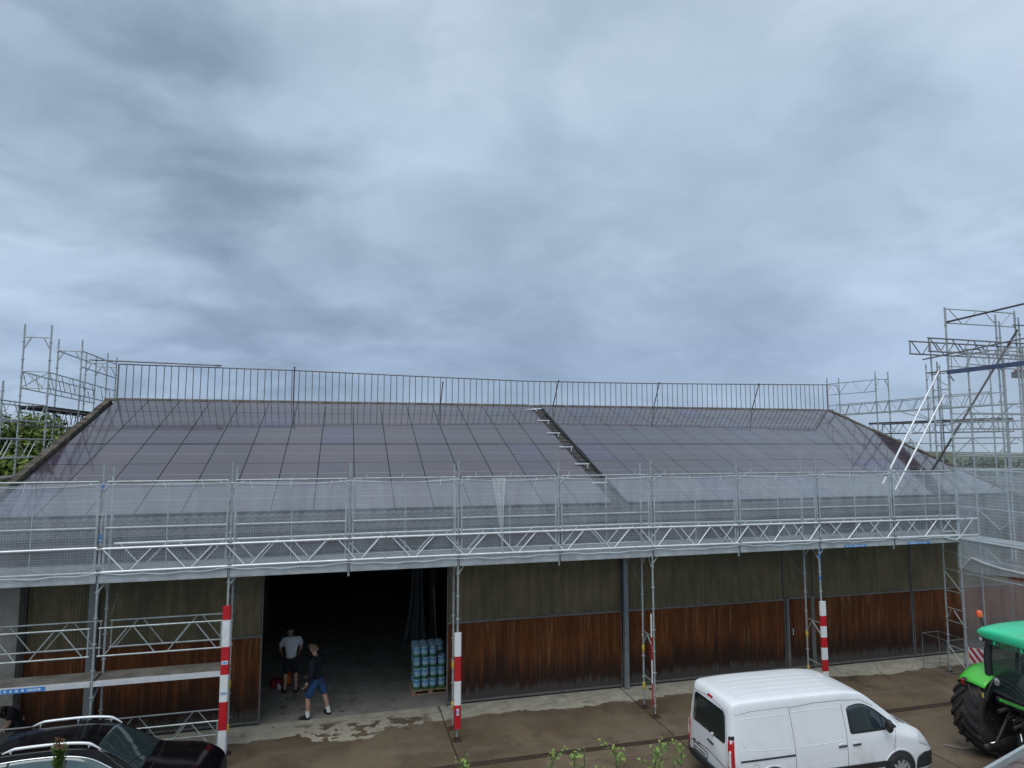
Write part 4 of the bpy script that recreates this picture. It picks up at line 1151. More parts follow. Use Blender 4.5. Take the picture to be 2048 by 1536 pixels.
def person(label, loc, rotz, J, shirt, short, hair, sleeve, shoe, sock=None, long_sleeve=False, glove=None, bald=False):
    """J: joints in the person's frame, +y is where the person faces"""
    t = thing('person', label, 'person', loc, rotz)
    V = {k: Vector(v) for k, v in J.items()}
    pts = {}; E = []
    P = lambda k, p, r: pts.__setitem__(k, (p, r))
    P('pelvis', V['pelvis'], (.10,.075)); P('spine', V['pelvis'].lerp(V['chest'],.5), (.10,.075)); P('chest', V['chest'], (.115,.08)); P('neckb', V['neck'], (.055,.052))
    hd = (V['head']-V['neck'])
    P('neckt', V['neck']+hd*.35, .052); P('jaw', V['neck']+hd*.70+V['face']*.015, (.066,.072)); P('brow', V['neck']+hd*1.05, (.080,.092)); P('crown', V['neck']+hd*1.32, (.060,.07))
    E += [('pelvis','spine'),('spine','chest'),('chest','neckb'),('neckb','neckt'),('neckt','jaw'),('jaw','brow'),('brow','crown')]
    for s in 'lr':
        P('sh'+s, V['sh'+s], .036); P('el'+s, V['el'+s], .030 if long_sleeve else .042); P('wr'+s, V['wr'+s], .028); 
        d = (V['wr'+s]-V['el'+s]).normalized(); hd_ = V.get('hand'+s, d)
        if 'hand'+s in V: d = V['hand'+s].normalized()
        side = d.cross(V['face']).normalized()
        P('palm'+s, V['wr'+s]+d*.06, (.038,.02))
        E += [('chest','sh'+s),('sh'+s,'el'+s),('el'+s,'wr'+s),('wr'+s,'palm'+s)]
        P('hip'+s, V['hip'+s], .066); P('kn'+s, V['kn'+s], .056); P('cf'+s, V['kn'+s].lerp(V['an'+s],.35)-V['face']*.012, .054); P('an'+s, V['an'+s], .036); P('toe'+s, V['toe'+s], (.035,.03))
        E += [('pelvis','hip'+s),('hip'+s,'kn'+s),('kn'+s,'cf'+s),('cf'+s,'an'+s),('an'+s,'toe'+s)]
    body = skinned('body', pts, E, 'pelvis', M['skin'], t)
    # five fingers on each hand, each a short bent chain rooted in the palm
    for s in 'lr':
        d = (V['wr'+s]-V['el'+s]).normalized()
        if 'hand'+s in V: d = V['hand'+s].normalized()
        side = d.cross(V['face']).normalized(); curl = (V['face'] - d*V['face'].dot(d)).normalized()
        fp = {}; fe = []
        pa = V['wr'+s]+d*.07
        fb = MB()
        for k, L in enumerate((.068,.078,.073,.056)):
            a = pa + side*(.030-.020*k) + d*.018
            fb.path([a, a+d*L*.5+curl*.008, a+d*L*.85+curl*.030, a+d*L*.9+curl*.048], [.0098,.0092,.0082,.0062], 7)
            fb.ball(a+d*L*.9+curl*.048, .0062, 6, 4)
        sg = 1
        a = V['wr'+s]+d*.035+side*.030
        fb.path([a, a+side*.022+d*.028+curl*.012, a+side*.024+d*.055+curl*.028], [.012,.0105,.008], 7); fb.ball(a+side*.024+d*.055+curl*.028, .008, 6, 4)
        fb.build('fingers', M['white_cloth'] if glove else M['skin'], body, world=False)
        if glove:
            gp = MB(); gp.ball(V['wr'+s]+d*.06, (.05,.035,.05), 10, 7); gp.build('glove', M['white_cloth'], t, world=False)
    # face
    hc = V['neck']+hd*.92; f = V['face'].normalized(); up = hd.normalized(); rt = f.cross(up).normalized()
    fb = MB(); fb.path([hc+f*.085+up*.02, hc+f*.112-up*.012, hc+f*.095-up*.026], [.010,.016,.010], 7)
    for q in (-1,1):
        fb.ball(hc+rt*.083*q-f*.005+up*.0, (.016,.022,.03), 8, 6)
    fb.build('nose_and_ears', M['skin'], body, world=False)
    eb = MB()
    for q in (-1,1): eb.ball(hc+rt*.032*q+f*.086+up*.024, .010, 8, 6)
    eb.build('eyes', M['dark_ink'], body, world=False)
    mb_ = MB(); mb_.path([hc-rt*.024+f*.083-up*.048, hc+f*.091-up*.050, hc+rt*.024+f*.083-up*.048], .005, 5); mb_.build('mouth', M['red_cloth'], body, world=False)
    hb = MB(); vs = []; nu, nv = 16, 8
    Mx = Matrix((rt, f, up)).transposed()
    for k in range(nv+1):
        ph = PI/2*k/nv
        for i in range(nu):
            th = 2*PI*i/nu
            front = max(0, math.sin(th))
            low = -.035 + (.085 if not bald else .085)*front
            z = .128*math.sin(ph)*(1) if k > 0 else 0
            rr_ = math.cos(ph)**.8 if k < nv else 0
            p = Vector((.093*math.cos(th)*rr_, .108*math.sin(th)*rr_ - .004, (.098-low)*math.sin(ph)+low))
            vs.append(hc + up*.02 + Mx @ p)
    fc = [(k*nu+i, k*nu+(i+1)%nu, (k+1)*nu+(i+1)%nu, (k+1)*nu+i) for k in range(nv) for i in range(nu)]
    hb.add(vs, fc, 0, True); hb.build('hair', hair, t, world=False)
    # clothes: shells that follow the same skeleton
    sp = {'pel':(V['pelvis']-(V['chest']-V['pelvis'])*.12,(.165,.125)),'spine':(V['pelvis'].lerp(V['chest'],.5),(.158,.12)),'chest':(V['chest'],(.195,.14)),'yoke':(V['chest'].lerp(V['neck'],.62),(.165,.125)),'neck':(V['neck']+hd*.02,(.082,.078))}
    se = [('pel','spine'),('spine','chest'),('chest','yoke'),('yoke','neck')]
    for s in 'lr':
        sp['sh'+s] = (V['sh'+s],.084)
        if long_sleeve:
            sp['el'+s] = (V['el'+s],.062); sp['wr'+s] = (V['el'+s].lerp(V['wr'+s],.93),.045); se += [('chest','sh'+s),('sh'+s,'el'+s),('el'+s,'wr'+s)]
        else:
            sp['sl'+s] = (V['sh'+s].lerp(V['el'+s],.8),.074); se += [('chest','sh'+s),('sh'+s,'sl'+s)]
    skinned('shirt' if not long_sleeve else 'pullover', sp, se, 'spine', shirt, t)
    hp = {'waist':(V['pelvis']+(V['chest']-V['pelvis'])*.28,(.135,.108)),'pel':(V['pelvis'],(.142,.115))}; he = [('waist','pel')]
    for s in 'lr':
        hp['hip'+s] = (V['hip'+s]-Vector((0,0,.05)),.098); hp['th'+s] = (V['hip'+s].lerp(V['kn'+s],.6),.094); hp['hem'+s] = (V['hip'+s].lerp(V['kn'+s],1.02),.090)
        he += [('pel','hip'+s),('hip'+s,'th'+s),('th'+s,'hem'+s)]
    skinned('shorts', hp, he, 'pel', short, t)
    for s in 'lr':
        a, q = V['an'+s], V['toe'+s]; d = (q-a); d.z = 0; d.normalize()
        z0 = min(a.z, q.z)
        sh = {'heel':(Vector((a.x,a.y,q.z))-d*.055,(.048,.042)),'mid':(Vector((a.x,a.y,q.z+.012))+d*.05,(.052,.048)),'toe':(q+d*.045,(.046,.034)),'collar':(Vector((a.x,a.y,q.z+.06))-d*.005,(.046,.046))}
        skinned('shoe', sh, [('heel','mid'),('mid','toe'),('mid','collar')], 'mid', shoe, t)
        if sock:
            b = MB(); kd = (V['kn'+s]-a).normalized(); b.path([a-kd*.03, a+kd*.05, a+kd*.115], [.042,.043,.049], 10); b.build('sock', sock, t, world=False)
    return t
# man in dark pullover stepping to the left, seen half from behind, head turned to the left
F = Vector((0,1,0))
pm_ = person('man in a dark pullover and blue shorts walking into the open gate', (-.50,16.72,0), R(68),
   dict(face=(.25,.97,0), pelvis=(0,0,.88), chest=(0,.03,1.26), neck=(0,.05,1.44), head=(.01,.09,1.575), shl=(-.19,.02,1.385), shr=(.19,.04,1.385),
        ell=(-.25,.0,1.10), elr=(.25,.10,1.11), wrl=(-.25,.10,.86), wrr=(.24,.24,.90), hipl=(-.10,.02,.84), hipr=(.10,-.02,.84), knl=(-.15,.12,.47), knr=(.13,-.12,.47),
        anl=(-.16,.11,.085), anr=(.14,-.22,.085), toel=(-.19,.24,.035), toer=(.22,-.12,.035)),
   M['navy'], M['blue_denim'], M['blond'], None, M['black_cloth'], M['white_cloth'], True, bald=True)
pm_.scale = (1.14,1.14,1.0)
person('man in a pale grey t-shirt and black shorts seen from behind inside the barn', (-1.22,18.45,0.004), R(6),
   dict(face=(0,.8,-.6), pelvis=(0,0,.88), chest=(-.01,.06,1.25), neck=(-.02,.13,1.42), head=(-.03,.25,1.50), shl=(-.20,.08,1.36), shr=(.20,.07,1.37),
        ell=(-.27,.12,1.09), elr=(.26,.10,1.09), wrl=(-.22,.30,.92), wrr=(.21,.28,.93), hipl=(-.10,0,.84), hipr=(.10,0,.84), knl=(-.12,.06,.47), knr=(.13,.02,.47),
        anl=(-.13,.0,.085), anr=(.14,-.07,.085), toel=(-.17,.13,.035), toer=(.19,.06,.035)),
   M['shirt_grey'], M['black_cloth'], M['darkhair'], None, M['black_cloth'], None, False)
person('man bending forward under the scaffold behind the black car', (-6.42,15.98,0), R(165),
   dict(face=(0,.75,-.65), pelvis=(.06,-.12,.86), chest=(.10,.22,1.10), neck=(.06,.40,1.15), head=(.03,.53,1.20), shl=(-.10,.26,1.14), shr=(.29,.24,1.08),
        ell=(-.16,.40,.90), elr=(.36,.38,.84), wrl=(-.02,.50,.74), wrr=(.24,.55,.72), hipl=(-.05,-.10,.83), hipr=(.15,-.10,.83), knl=(-.07,.02,.46), knr=(.19,.02,.46),
        anl=(-.08,-.08,.085), anr=(.20,-.08,.085), toel=(-.11,.05,.035), toer=(.24,.05,.035)),
   M['black_cloth'], M['navy'], M['hair_fair'], None, M['black_cloth'], M['red_cloth'], False, glove=True)

# ================================================================== vehicles: lofted bodies
def crom(pts, m):
    pts = [Vector(p) for p in pts]; K = len(pts); out = []
    for i in range(K-1):
        p0 = pts[max(i-1,0)]; p1 = pts[i]; p2 = pts[i+1]; p3 = pts[min(i+2,K-1)]
        for q in range(m):
            t = q/m
            # centripetal-ish: clamp tangents so that sharp changes do not overshoot
            m1 = (p2-p0)*.5; m2 = (p3-p1)*.5
            L = (p2-p1).length
            if m1.length > 1.2*L: m1 = m1.normalized()*1.2*L
            if m2.length > 1.2*L: m2 = m2.normalized()*1.2*L
            a = 2*t**3-3*t*t+1; b_ = t**3-2*t*t+t; c = -2*t**3+3*t*t; d = t**3-t*t
            out.append(p1*a + m1*b_ + p2*c + m2*d)
    out.append(pts[-1]); return out
def loft(sections, mu=5, mv=4):
    S = [crom(s, mv) for s in sections]
    n = len(S[0]); cols = [crom([s[j] for s in S], mu) for j in range(n)]
    L = len(cols[0]); vs = []; fs = []
    ring = 2*n-2
    for i in range(L):
        row = [cols[j][i] for j in range(n)]
        full = row + [Vector((p.x,-p.y,p.z)) for p in row[-2:0:-1]]
        vs += full
    for i in range(L-1):
        for j in range(ring):
            k = (j+1) % ring
            fs.append((i*ring+j, i*ring+k, (i+1)*ring+k, (i+1)*ring+j))
    fs.append(tuple(range(ring))[::-1]); fs.append(tuple((L-1)*ring+j for j in range(ring)))
    fs = [f[::-1] for f in fs]
    return vs, fs
def sec(x, w, wr, zr, zb, belt, lean=0, tumble=1):
    h = zr-belt
    pts = [(0,zb),(.8*w,zb),(w*.975,zb+.05),(w,zb+.4*(belt-zb)),(w*.998,zb+.75*(belt-zb)),(w*.978,belt),(wr+(w-wr)*.22*tumble,belt+.68*h),(wr,belt+.90*h),(wr*.945,zr-.018),(wr*.5,zr),(0,zr+.006)]
    return [Vector((x + lean*max(0,z-.9), y, z)) for y, z in pts]
class Decal:
    def __init__(s, vs, fs): s.bvh = BVHTree.FromPolygons([tuple(v) for v in vs], fs)
    def hit(s, o, d):
        h = s.bvh.ray_cast(Vector(o), Vector(d)); return h[0]
    def patch(s, b, poly, to3, d, off=.005, rings=5, mi=0, skirt=.012):
        """poly: 2D outline (star-shaped about its centre) shot onto the body along d"""
        d = Vector(d).normalized(); n = len(poly)
        cx = sum(p[0] for p in poly)/n; cy = sum(p[1] for p in poly)/n
        vs = []; ok = True; last = None
        for r in range(rings+1):
            f = 1 - r/(rings+.0) if r < rings else 0
            for (px, py) in poly:
                q = to3(cx+(px-cx)*f, cy+(py-cy)*f); h = s.hit(q, d)
                if h is None: h = last if last is not None else Vector(q)+d*2
                last = h
                vs.append(h - d*off)
        fs = []
        for r in range(rings):
            for i in range(n):
                j = (i+1) % n
                fs.append((r*n+i, r*n+j, (r+1)*n+j, (r+1)*n+i))
        sk = [Vector(v)+d*skirt for v in vs[:n]]; base = len(vs); vs += sk
        for i in range(n):
            j = (i+1) % n; fs.append((base+i, base+j, j, i))
        b.add(vs, fs, mi, True)
    def line(s, b, pts, to3, d, r=.005, sub=6, off=0.0, mi=0):
        d = Vector(d).normalized(); P = []
        for i in range(len(pts)-1):
            for q in range(sub):
                t = q/sub; P.append((pts[i][0]+(pts[i+1][0]-pts[i][0])*t, pts[i][1]+(pts[i+1][1]-pts[i][1])*t))
        P.append(pts[-1]); W = []
        for p in P:
            h = s.hit(to3(*p), d)
            if h is not None: W.append(h - d*off)
        if len(W) > 1: b.path(W, r, 6, mi)
def rnd_poly(pts, r, k=4):
    out = []; n = len(pts)
    for i in range(n):
        p = Vector((*pts[i],0)); a = Vector((*pts[i-1],0)); c = Vector((*pts[(i+1)%n],0))
        rr_ = r[i] if isinstance(r,(list,tuple)) else r
        u = p + (a-p).normalized()*min(rr_, (a-p).length*.45); v = p + (c-p).normalized()*min(rr_, (c-p).length*.45)
        for q in range(k+1):
            t = q/k; e = u*(1-t)**2 + p*2*t*(1-t) + v*t*t; out.append((e.x,e.y))
    # densify the long edges
    res = []
    for i in range(len(out)):
        a = out[i]; c = out[(i+1)%len(out)]; L = math.hypot(c[0]-a[0], c[1]-a[1]); m_ = max(1,int(L/.10))
        for q in range(m_): res.append((a[0]+(c[0]-a[0])*q/m_, a[1]+(c[1]-a[1])*q/m_))
    return res
def wheel(parent, x, y, r, w, side, rimm='rim', spokes=8):
    b = MB(); rr_ = r*.64
    prof = [(rr_,-w/2),(r*.90,-w/2),(r*.985,-w*.38),(r,-w*.25),(r,w*.25),(r*.985,w*.38),(r*.90,w/2),(rr_,w/2)]
    b.lathe(prof, (x,y,r), 'y', 32)
    o = b.build('wheel', M['rubber'], parent, world=False)
    b = MB(); s = side
    b.lathe([(rr_*1.01,s*w*.49),(rr_*.95,s*w*.44),(rr_*.88,s*w*.30)], (x,y,r), 'y', 32)
    b.lathe([(rr_*.28,s*w*.42),(rr_*.2,s*w*.45),(0,s*w*.455)], (x,y,r), 'y', 20)
    for k in range(spokes):
        a = 2*PI*k/spokes
        p = Vector((x+math.cos(a)*rr_*.2, y+s*w*.40, r+math.sin(a)*rr_*.2)); q = Vector((x+math.cos(a)*rr_*.93, y+s*w*.42, r+math.sin(a)*rr_*.93))
        b.bar(p, q, rr_*.26, .022, 0, up=(0,1,0))
    b.build('rim', M[rimm], o, world=False)
    b = MB(); b.lathe([(rr_*.9,s*w*.20),(0,s*w*.20)], (x,y,r), 'y', 24); b.build('brake_disc', M['black_steel'], o, world=False)
    return o
def arch(x, z, r, n=20, a0=-15, a1=195):
    return [(x+r*math.cos(R(a0+(a1-a0)*k/n)), z+r*math.sin(R(a0+(a1-a0)*k/n))) for k in range(n+1)]

# ---------------------------------------------------------------- white van
van = thing('van', 'white panel van parked in front of the brown boarded barn front', 'van', (6.87,11.52,0), R(-1.5)); van.scale = (.95,.90,.95)
vs_ = [(0.00,.80,.64,1.70,.44,1.00,.085),(0.025,.86,.71,1.785,.36,1.04,.085),(0.08,.895,.755,1.845,.30,1.07,.085),(0.22,.91,.775,1.875,.25,1.08,.08),(.8,.915,.79,1.895,.22,1.08,.03),
       (1.7,.915,.79,1.90,.2,1.08,0),(2.5,.915,.785,1.89,.2,1.08,0),(2.9,.915,.765,1.855,.2,1.08,0),(3.12,.913,.745,1.79,.2,1.07,0),(3.40,.91,.725,1.60,.2,1.05,0),(3.72,.905,.71,1.37,.2,1.02,0),
       (3.98,.90,.70,1.17,.2,.96,0),(4.22,.885,.68,1.07,.2,.90,0),(4.45,.86,.65,.965,.2,.80,0),(4.60,.81,.61,.84,.22,.68,0),(4.69,.74,.56,.70,.26,.56,0),(4.72,.66,.5,.58,.32,.48,0)]
vv, vf = loft([sec(*s) for s in vs_], 5, 4)
b = MB(); b.add(vv, vf, 0, True); vbody = b.build('body', M['van_white'], van, world=False)
dc = Decal(vv, vf)
SIDE = {s: (lambda s: (lambda u,v: (u, s*3, v), (0,-s,0)))(s) for s in (1,-1)}
REAR = (lambda u,v: (-3,u,v), (1,0,0))
def DIAG(s):
    d = Vector((.75,-s*.66,0)); t = Vector((.66,s*.75,0))
    return (lambda u,v: Vector((.03,s*.86,v)) + t*u - d*2, d)
b = MB(); dc.patch(b, rnd_poly([(-.655,1.075),(.655,1.075),(.60,1.66),(-.60,1.66)], [.10,.10,.09,.09]), *REAR, off=.006); b.build('rear_window', M['glass_dark'], van, world=False)
b = MB(); dc.line(b, [(0,1.10),(0,1.64)], *REAR, r=.010, off=.008); b.build('window_bar', M['black_plastic'], van, world=False)
for s in (1,-1):
    b = MB(); dc.patch(b, rnd_poly([(2.66,1.115),(2.63,1.60),(2.98,1.645),(3.30,1.50),(3.66,1.235),(3.80,1.115)], [.05,.07,.16,.15,.1,.03]), *SIDE[s], off=.005); w_ = b.build('side_window', M['glass_car'], van, world=False)
    b = MB(); q = rnd_poly([(2.66,1.115),(2.63,1.60),(2.98,1.645),(3.30,1.50),(3.66,1.235),(3.80,1.115)], [.05,.07,.16,.15,.1,.03]); dc.line(b, q+[q[0]], *SIDE[s], r=.011, sub=1, off=-.002); b.build('window_seal', M['black_plastic'], w_, world=False)
    b = MB(); q = [(.52+.075*math.cos(2*PI*k/18),.70+.075*math.sin(2*PI*k/18)) for k in range(19)]; dc.line(b, q, *SIDE[s], r=.0028, sub=1); b.build('fuel_flap', M['trim'], van, world=False)
    b = MB(); dc.line(b, [(.20,.815),(1.38,.825)], *SIDE[s], r=.004); dc.line(b, [(1.42,.66),(2.55,.67),(3.66,.66)], *SIDE[s], r=.006, off=-.004); b.build('body_crease', M['van_white'], van, world=False)
    b = MB(); dc.line(b, [(3.46,1.12),(3.43,1.40)], *SIDE[s], r=.012, off=.004); b.build('window_divider', M['black_plastic'], w_, world=False)
    b = MB()                                        # door seams
    dc.line(b, [(1.40,.40),(1.38,1.1),(1.33,1.70)], *SIDE[s], r=.0045)
    dc.line(b, [(2.56,.36),(2.56,1.2),(2.52,1.66)], *SIDE[s], r=.0045)
    dc.line(b, [(1.33,1.70),(1.9,1.74),(2.5,1.74),(2.98,1.70),(3.30,1.55)], *SIDE[s], r=.004)
    dc.line(b, [(3.70,.40),(3.66,.8),(3.74,1.09)], *SIDE[s], r=.0045)
    dc.line(b, [(.10,1.64),(.5,1.70),(1.33,1.72)], *SIDE[s], r=.003)
    b.build('panel_seam', M['black_plastic'], van, world=False)
    b = MB()                                        # pressed panel outline ribs
    for q in (rnd_poly([(.28,1.02),(1.31,.985),(1.29,1.60),(.26,1.575)], [.18,.02,.02,.10]), rnd_poly([(1.43,.985),(2.47,1.00),(2.42,1.62),(1.40,1.62)], [.02,.12,.08,.02])):
        dc.line(b, q+[q[0]], *SIDE[s], r=.009, sub=1, off=-.004)
    b.build('pressed_panel', M['van_white'], van, world=False)
    b = MB(); dc.line(b, [(.20,.845),(1.38,.855)], *SIDE[s], r=.020, off=-.004); b.build('sliding_rail', M['black_plastic'], van, world=False)
    b = MB(); dc.patch(b, rnd_poly([(1.46,.44),(3.62,.43),(3.60,.54),(1.47,.535)], .02), *SIDE[s], off=.022, skirt=.04); b.build('side_moulding', M['black_plastic'], van, world=False)
    for x in (2.37, 2.70):
        b = MB(); dc.patch(b, [(x+.07+.085*math.cos(2*PI*k/16), .92+.05*math.sin(2*PI*k/16)) for k in range(16)], *SIDE[s], off=.002); h_ = b.build('handle_dish', M['van_white'], van, world=False)
        b = MB(); dc.line(b, [(x-.02,.915),(x+.16,.92)], *SIDE[s], r=.016, off=.018); b.build('door_handle', M['black_plastic'], h_, world=False)
    b = MB(); dc.patch(b, rnd_poly([(-.10,.56),(.075,.56),(.06,.92),(.045,1.22),(-.08,1.20)], .02), *DIAG(s), off=.006); l_ = b.build('tail_light', M['lamp_red'], van, world=False)
    b = MB(); dc.patch(b, rnd_poly([(-.075,.72),(.0,.72),(-.01,1.04),(-.06,1.02)], .025), *DIAG(s), off=.012); b.build('reversing_lens', M['lamp_clear'], l_, world=False)
    b = MB(); dc.patch(b, rnd_poly([(-.08,1.205),(.045,1.225),(.04,1.30),(-.08,1.27)], .02), *DIAG(s), off=.007); b.build('light_cap', M['black_plastic'], l_, world=False)
    b = MB(); dc.patch(b, rnd_poly([(4.28,.78),(4.60,.66),(4.56,.76),(4.36,.92),(4.24,.93)], .03), *SIDE[s], off=.005); b.build('headlight', M['lamp_clear'], van, world=False)
    b = MB(); dc.patch(b, rnd_poly([(4.16,.30),(4.8,.32),(4.8,.56),(4.40,.60),(4.22,.52)], .05), *SIDE[s], off=.012); b.build('front_bumper', M['black_plastic'], van, world=False)
    for xw in (.88, 3.78):
        b = MB(); dc.patch(b, arch(xw,.32,.375), *SIDE[s], off=.004); b.build('wheel_arch', M['black_plastic'], van, world=False)
        b = MB(); q = arch(xw,.32,.395,22,-10,190); dc.line(b, q, *SIDE[s], r=.014, sub=1, off=-.004); b.build('arch_lip', M['van_white'] , van, world=False)
        wheel(van, xw, s*.835, .325, .20, s, 'rim', 10)
    b = MB(); m0 = dc.hit((3.45,s*3,1.14),(0,-s,0)); b.path([m0, m0+Vector((.02,s*.10,.02))], .025, 8); b.ball(m0+Vector((.0,s*.17,.10)), (.06,.10,.13), 12, 8); b.build('mirror', M['black_plastic'], van, world=False)
# rear: tailgate, bumper, plate, handle, third light
b = MB(); dc.patch(b, rnd_poly([(-.92,.28),(.92,.28),(.92,.42),(.60,.50),(-.60,.50),(-.92,.42)], .04), *REAR, off=.05, skirt=.08); b.build('rear_bumper', M['black_plastic'], van, world=False)
b = MB()
for s in (1,-1): dc.patch(b, rnd_poly([(s*.73,.36),(s*.93,.36),(s*.93,.62),(s*.80,.60)], .03), *REAR, off=.02, skirt=.05)
b.build('bumper_corner', M['black_plastic'], van, world=False)
b = MB(); dc.line(b, [(-.69,.66),(0,.72),(.69,.66)], *REAR, r=.012, off=-.004); dc.line(b, [(-.70,.60),(-.69,1.02),(-.64,1.68),(0,1.74),(.64,1.68),(.69,1.02),(.70,.60)], *REAR, r=.0045); b.build('tailgate_seam', M['trim'], van, world=False)
b = MB(); dc.patch(b, rnd_poly([(.02,.515),(.60,.515),(.60,.655),(.02,.655)], .015), *REAR, off=.008); pf = b.build('plate_frame', M['black_plastic'], van, world=False)
b = MB(); dc.patch(b, rnd_poly([(.045,.535),(.575,.535),(.575,.635),(.045,.635)], .008), *REAR, off=.012); pp = b.build('number_plate', M['plate'], pf, world=False)
b = MB(); rr = random.Random(3)
for k, yk in enumerate((.50,.45,.36,.31,.26,.21,.16,.11)):
    if k == 2: pass
    for q in range(2): dc.line(b, [(yk+.012-q*.022,.558),(yk+.012-q*.022,.612)], *REAR, r=.004, sub=2, off=.013)
    dc.line(b, [(yk+.012,.585+.027*rr.choice((-1,0,1))),(yk-.010,.585+.027*rr.choice((-1,0,1)))], *REAR, r=.004, sub=2, off=.013)
b.build('lettering', M['dark_ink'], pp, world=False)
b = MB(); dc.patch(b, rnd_poly([(-.10,1.735),(.10,1.735),(.10,1.775),(-.10,1.775)], .012), *REAR, off=.01); b.build('brake_light', M['lamp_red'], van, world=False)
for q_, r_ in (([(.30,.70),(.42,.69)],.014),([(.62,.69),(.52,.70)],.014)):
    b = MB(); dc.line(b, q_, *REAR, r=r_, off=.0); b.build('plate_lamp', M['black_plastic'], van, world=False)
b = MB(); dc.line(b, [(-.20,.90),(.02,.915)], *REAR, r=.018, off=.012); b.build('tailgate_handle', M['black_plastic'], van, world=False)
b = MB(); q0 = dc.hit((-3,-.18,1.09),(1,0,0)); b.ball(q0+Vector((-.02,0,0)), (.025,.03,.04), 10, 7); b.build('wiper_hub', M['alu'], van, world=False)
b = MB(); dn_ = Vector((-.75,0,-.66)); dc.patch(b, rnd_poly([(-.76,.02),(.76,.02),(.60,.74),(-.60,.74)], [.08,.08,.1,.1]), lambda u,v: Vector((3.98-.80*v,u,1.15+.70*v)) - dn_*1.5, dn_, off=.005, rings=7); b.build('windscreen', M['glass_car'], van, world=False)
b = MB()                                             # roof ribs
for y in (-.50,-.28,-.06,.16,.38): dc.line(b, [(.45,y),(2.55,y)], lambda u,v: (u,v,4), (0,0,-1), r=.012, sub=14, off=-.007)
b.build('roof_rib', M['van_white'], van, world=False)
b = MB()
for k in range(3): dc.line(b, [(4.02+.07*k,-.62),(4.10+.07*k,-.34)], lambda u,v: (u,v,4), (0,0,-1), r=.010, off=0)
for k in range(3): dc.line(b, [(4.02+.07*k,.62),(4.10+.07*k,.34)], lambda u,v: (u,v,4), (0,0,-1), r=.010, off=0)
b.build('bonnet_vent', M['black_plastic'], van, world=False)

# ---------------------------------------------------------------- black car
car = thing('car', 'black estate car with silver roof rails parked before the lower scaffold', 'car', (-6.45,13.16,0), 0); car.scale = (1,1,.955)
cs = [(0.0,.66,.5,.98,.48,.80,.0),(0.03,.76,.58,1.05,.40,.84,.03),(.14,.84,.60,1.14,.30,.90,.06),(.38,.875,.58,1.33,.24,.96,.02),(.70,.885,.575,1.50,.2,.99,0),(1.2,.89,.59,1.575,.2,1.0,0),(1.9,.89,.60,1.60,.2,1.0,0),
      (2.35,.89,.60,1.575,.2,.985,0),(2.62,.89,.59,1.50,.2,.975,0),(2.95,.888,.60,1.31,.2,.955,0),(3.28,.885,.62,1.08,.2,.93,0),(3.5,.88,.63,1.02,.2,.90,0),(3.9,.865,.62,.97,.2,.86,0),(4.18,.83,.59,.90,.22,.78,0),(4.36,.76,.54,.80,.28,.66,0),(4.44,.66,.48,.68,.34,.55,0)]
cv, cf = loft([sec(*s) for s in cs], 5, 4)
b = MB(); b.add(cv, cf, 0, True); b.build('body', M['car_black'], car, world=False)
dc = Decal(cv, cf)
for s in (1,-1):
    outl = rnd_poly([(.62,1.05),(.55,1.22),(.85,1.42),(1.5,1.485),(2.1,1.485),(2.5,1.42),(2.95,1.16),(3.12,1.02)], [.05,.08,.2,.3,.3,.2,.1,.04])
    b = MB(); dc.patch(b, outl, *SIDE[s], off=.004, rings=6); w_ = b.build('side_window', M['glass_teal'], car, world=False)
    b = MB(); dc.line(b, outl+[outl[0]], *SIDE[s], r=.012, sub=1, off=.002); b.build('window_trim', M['chrome'], car, world=False)
    b = MB()
    for (xa,xb) in ((1.32,1.36),(2.20,2.17)):
        b = MB(); dc.line(b, [(xa,1.02),(xb,1.48)], *SIDE[s], r=.028, off=-.015); b.build('window_pillar', M['black_plastic'], w_, world=False)
    b = MB()
    pts = []
    for k in range(25):
        u = k/24; x = 1.22+1.42*u; h = dc.hit((x,s*.535,4),(0,0,-1)); e = math.sin(PI*min(1,max(0,u)))
        pts.append(h + Vector((0,0,.012+.052*min(1,e*2.8))))
    b.path(pts, [.010+.016*min(1,math.sin(PI*k/24)*3) for k in range(25)], 8)
    for u in (.12,.5,.88):
        k = int(u*24); b.path([pts[k], pts[k]-Vector((0,0,.06))], .016, 8)
    b.build('roof_rail', M['alu'], car, world=False)
    b = MB(); dc.patch(b, rnd_poly([(4.02,.66),(4.38,.60),(4.36,.70),(4.10,.80)], .03), *SIDE[s], off=.004); b.build('headlight', M['lamp_clear'], car, world=False)
    b = MB(); dc.patch(b, rnd_poly([(0,.84),(.28,.92),(.30,1.02),(.05,1.0)], .03), *SIDE[s], off=.004); b.build('tail_light', M['lamp_red'], car, world=False)
    b = MB(); dc.line(b, [(1.15,.3),(1.22,.95)], *SIDE[s], r=.004); dc.line(b, [(2.2,.28),(2.2,.95)], *SIDE[s], r=.004); dc.line(b, [(3.22,.32),(3.2,.9)], *SIDE[s], r=.004); b.build('panel_seam', M['black_plastic'], car, world=False)
    for xd in (1.40,2.35):
        b = MB(); dc.line(b, [(xd,.88),(xd+.18,.88)], *SIDE[s], r=.014, off=.012); b.build('door_handle', M['chrome'], car, world=False)
    for xw in (.86, 3.52):
        b = MB(); dc.patch(b, arch(xw,.34,.39), *SIDE[s], off=.004); b.build('wheel_arch', M['black_plastic'], car, world=False)
        wheel(car, xw, s*.81, .34, .22, s, 'rim', 7)
    b = MB(); m0 = dc.hit((2.86,s*3,1.02),(0,-s,0)); b.path([m0, m0+Vector((.0,s*.10,.03))], .02, 8); b.ball(m0+Vector((.0,s*.17,.06)), (.07,.10,.07), 12, 8); b.build('mirror', M['car_black'], car, world=False)
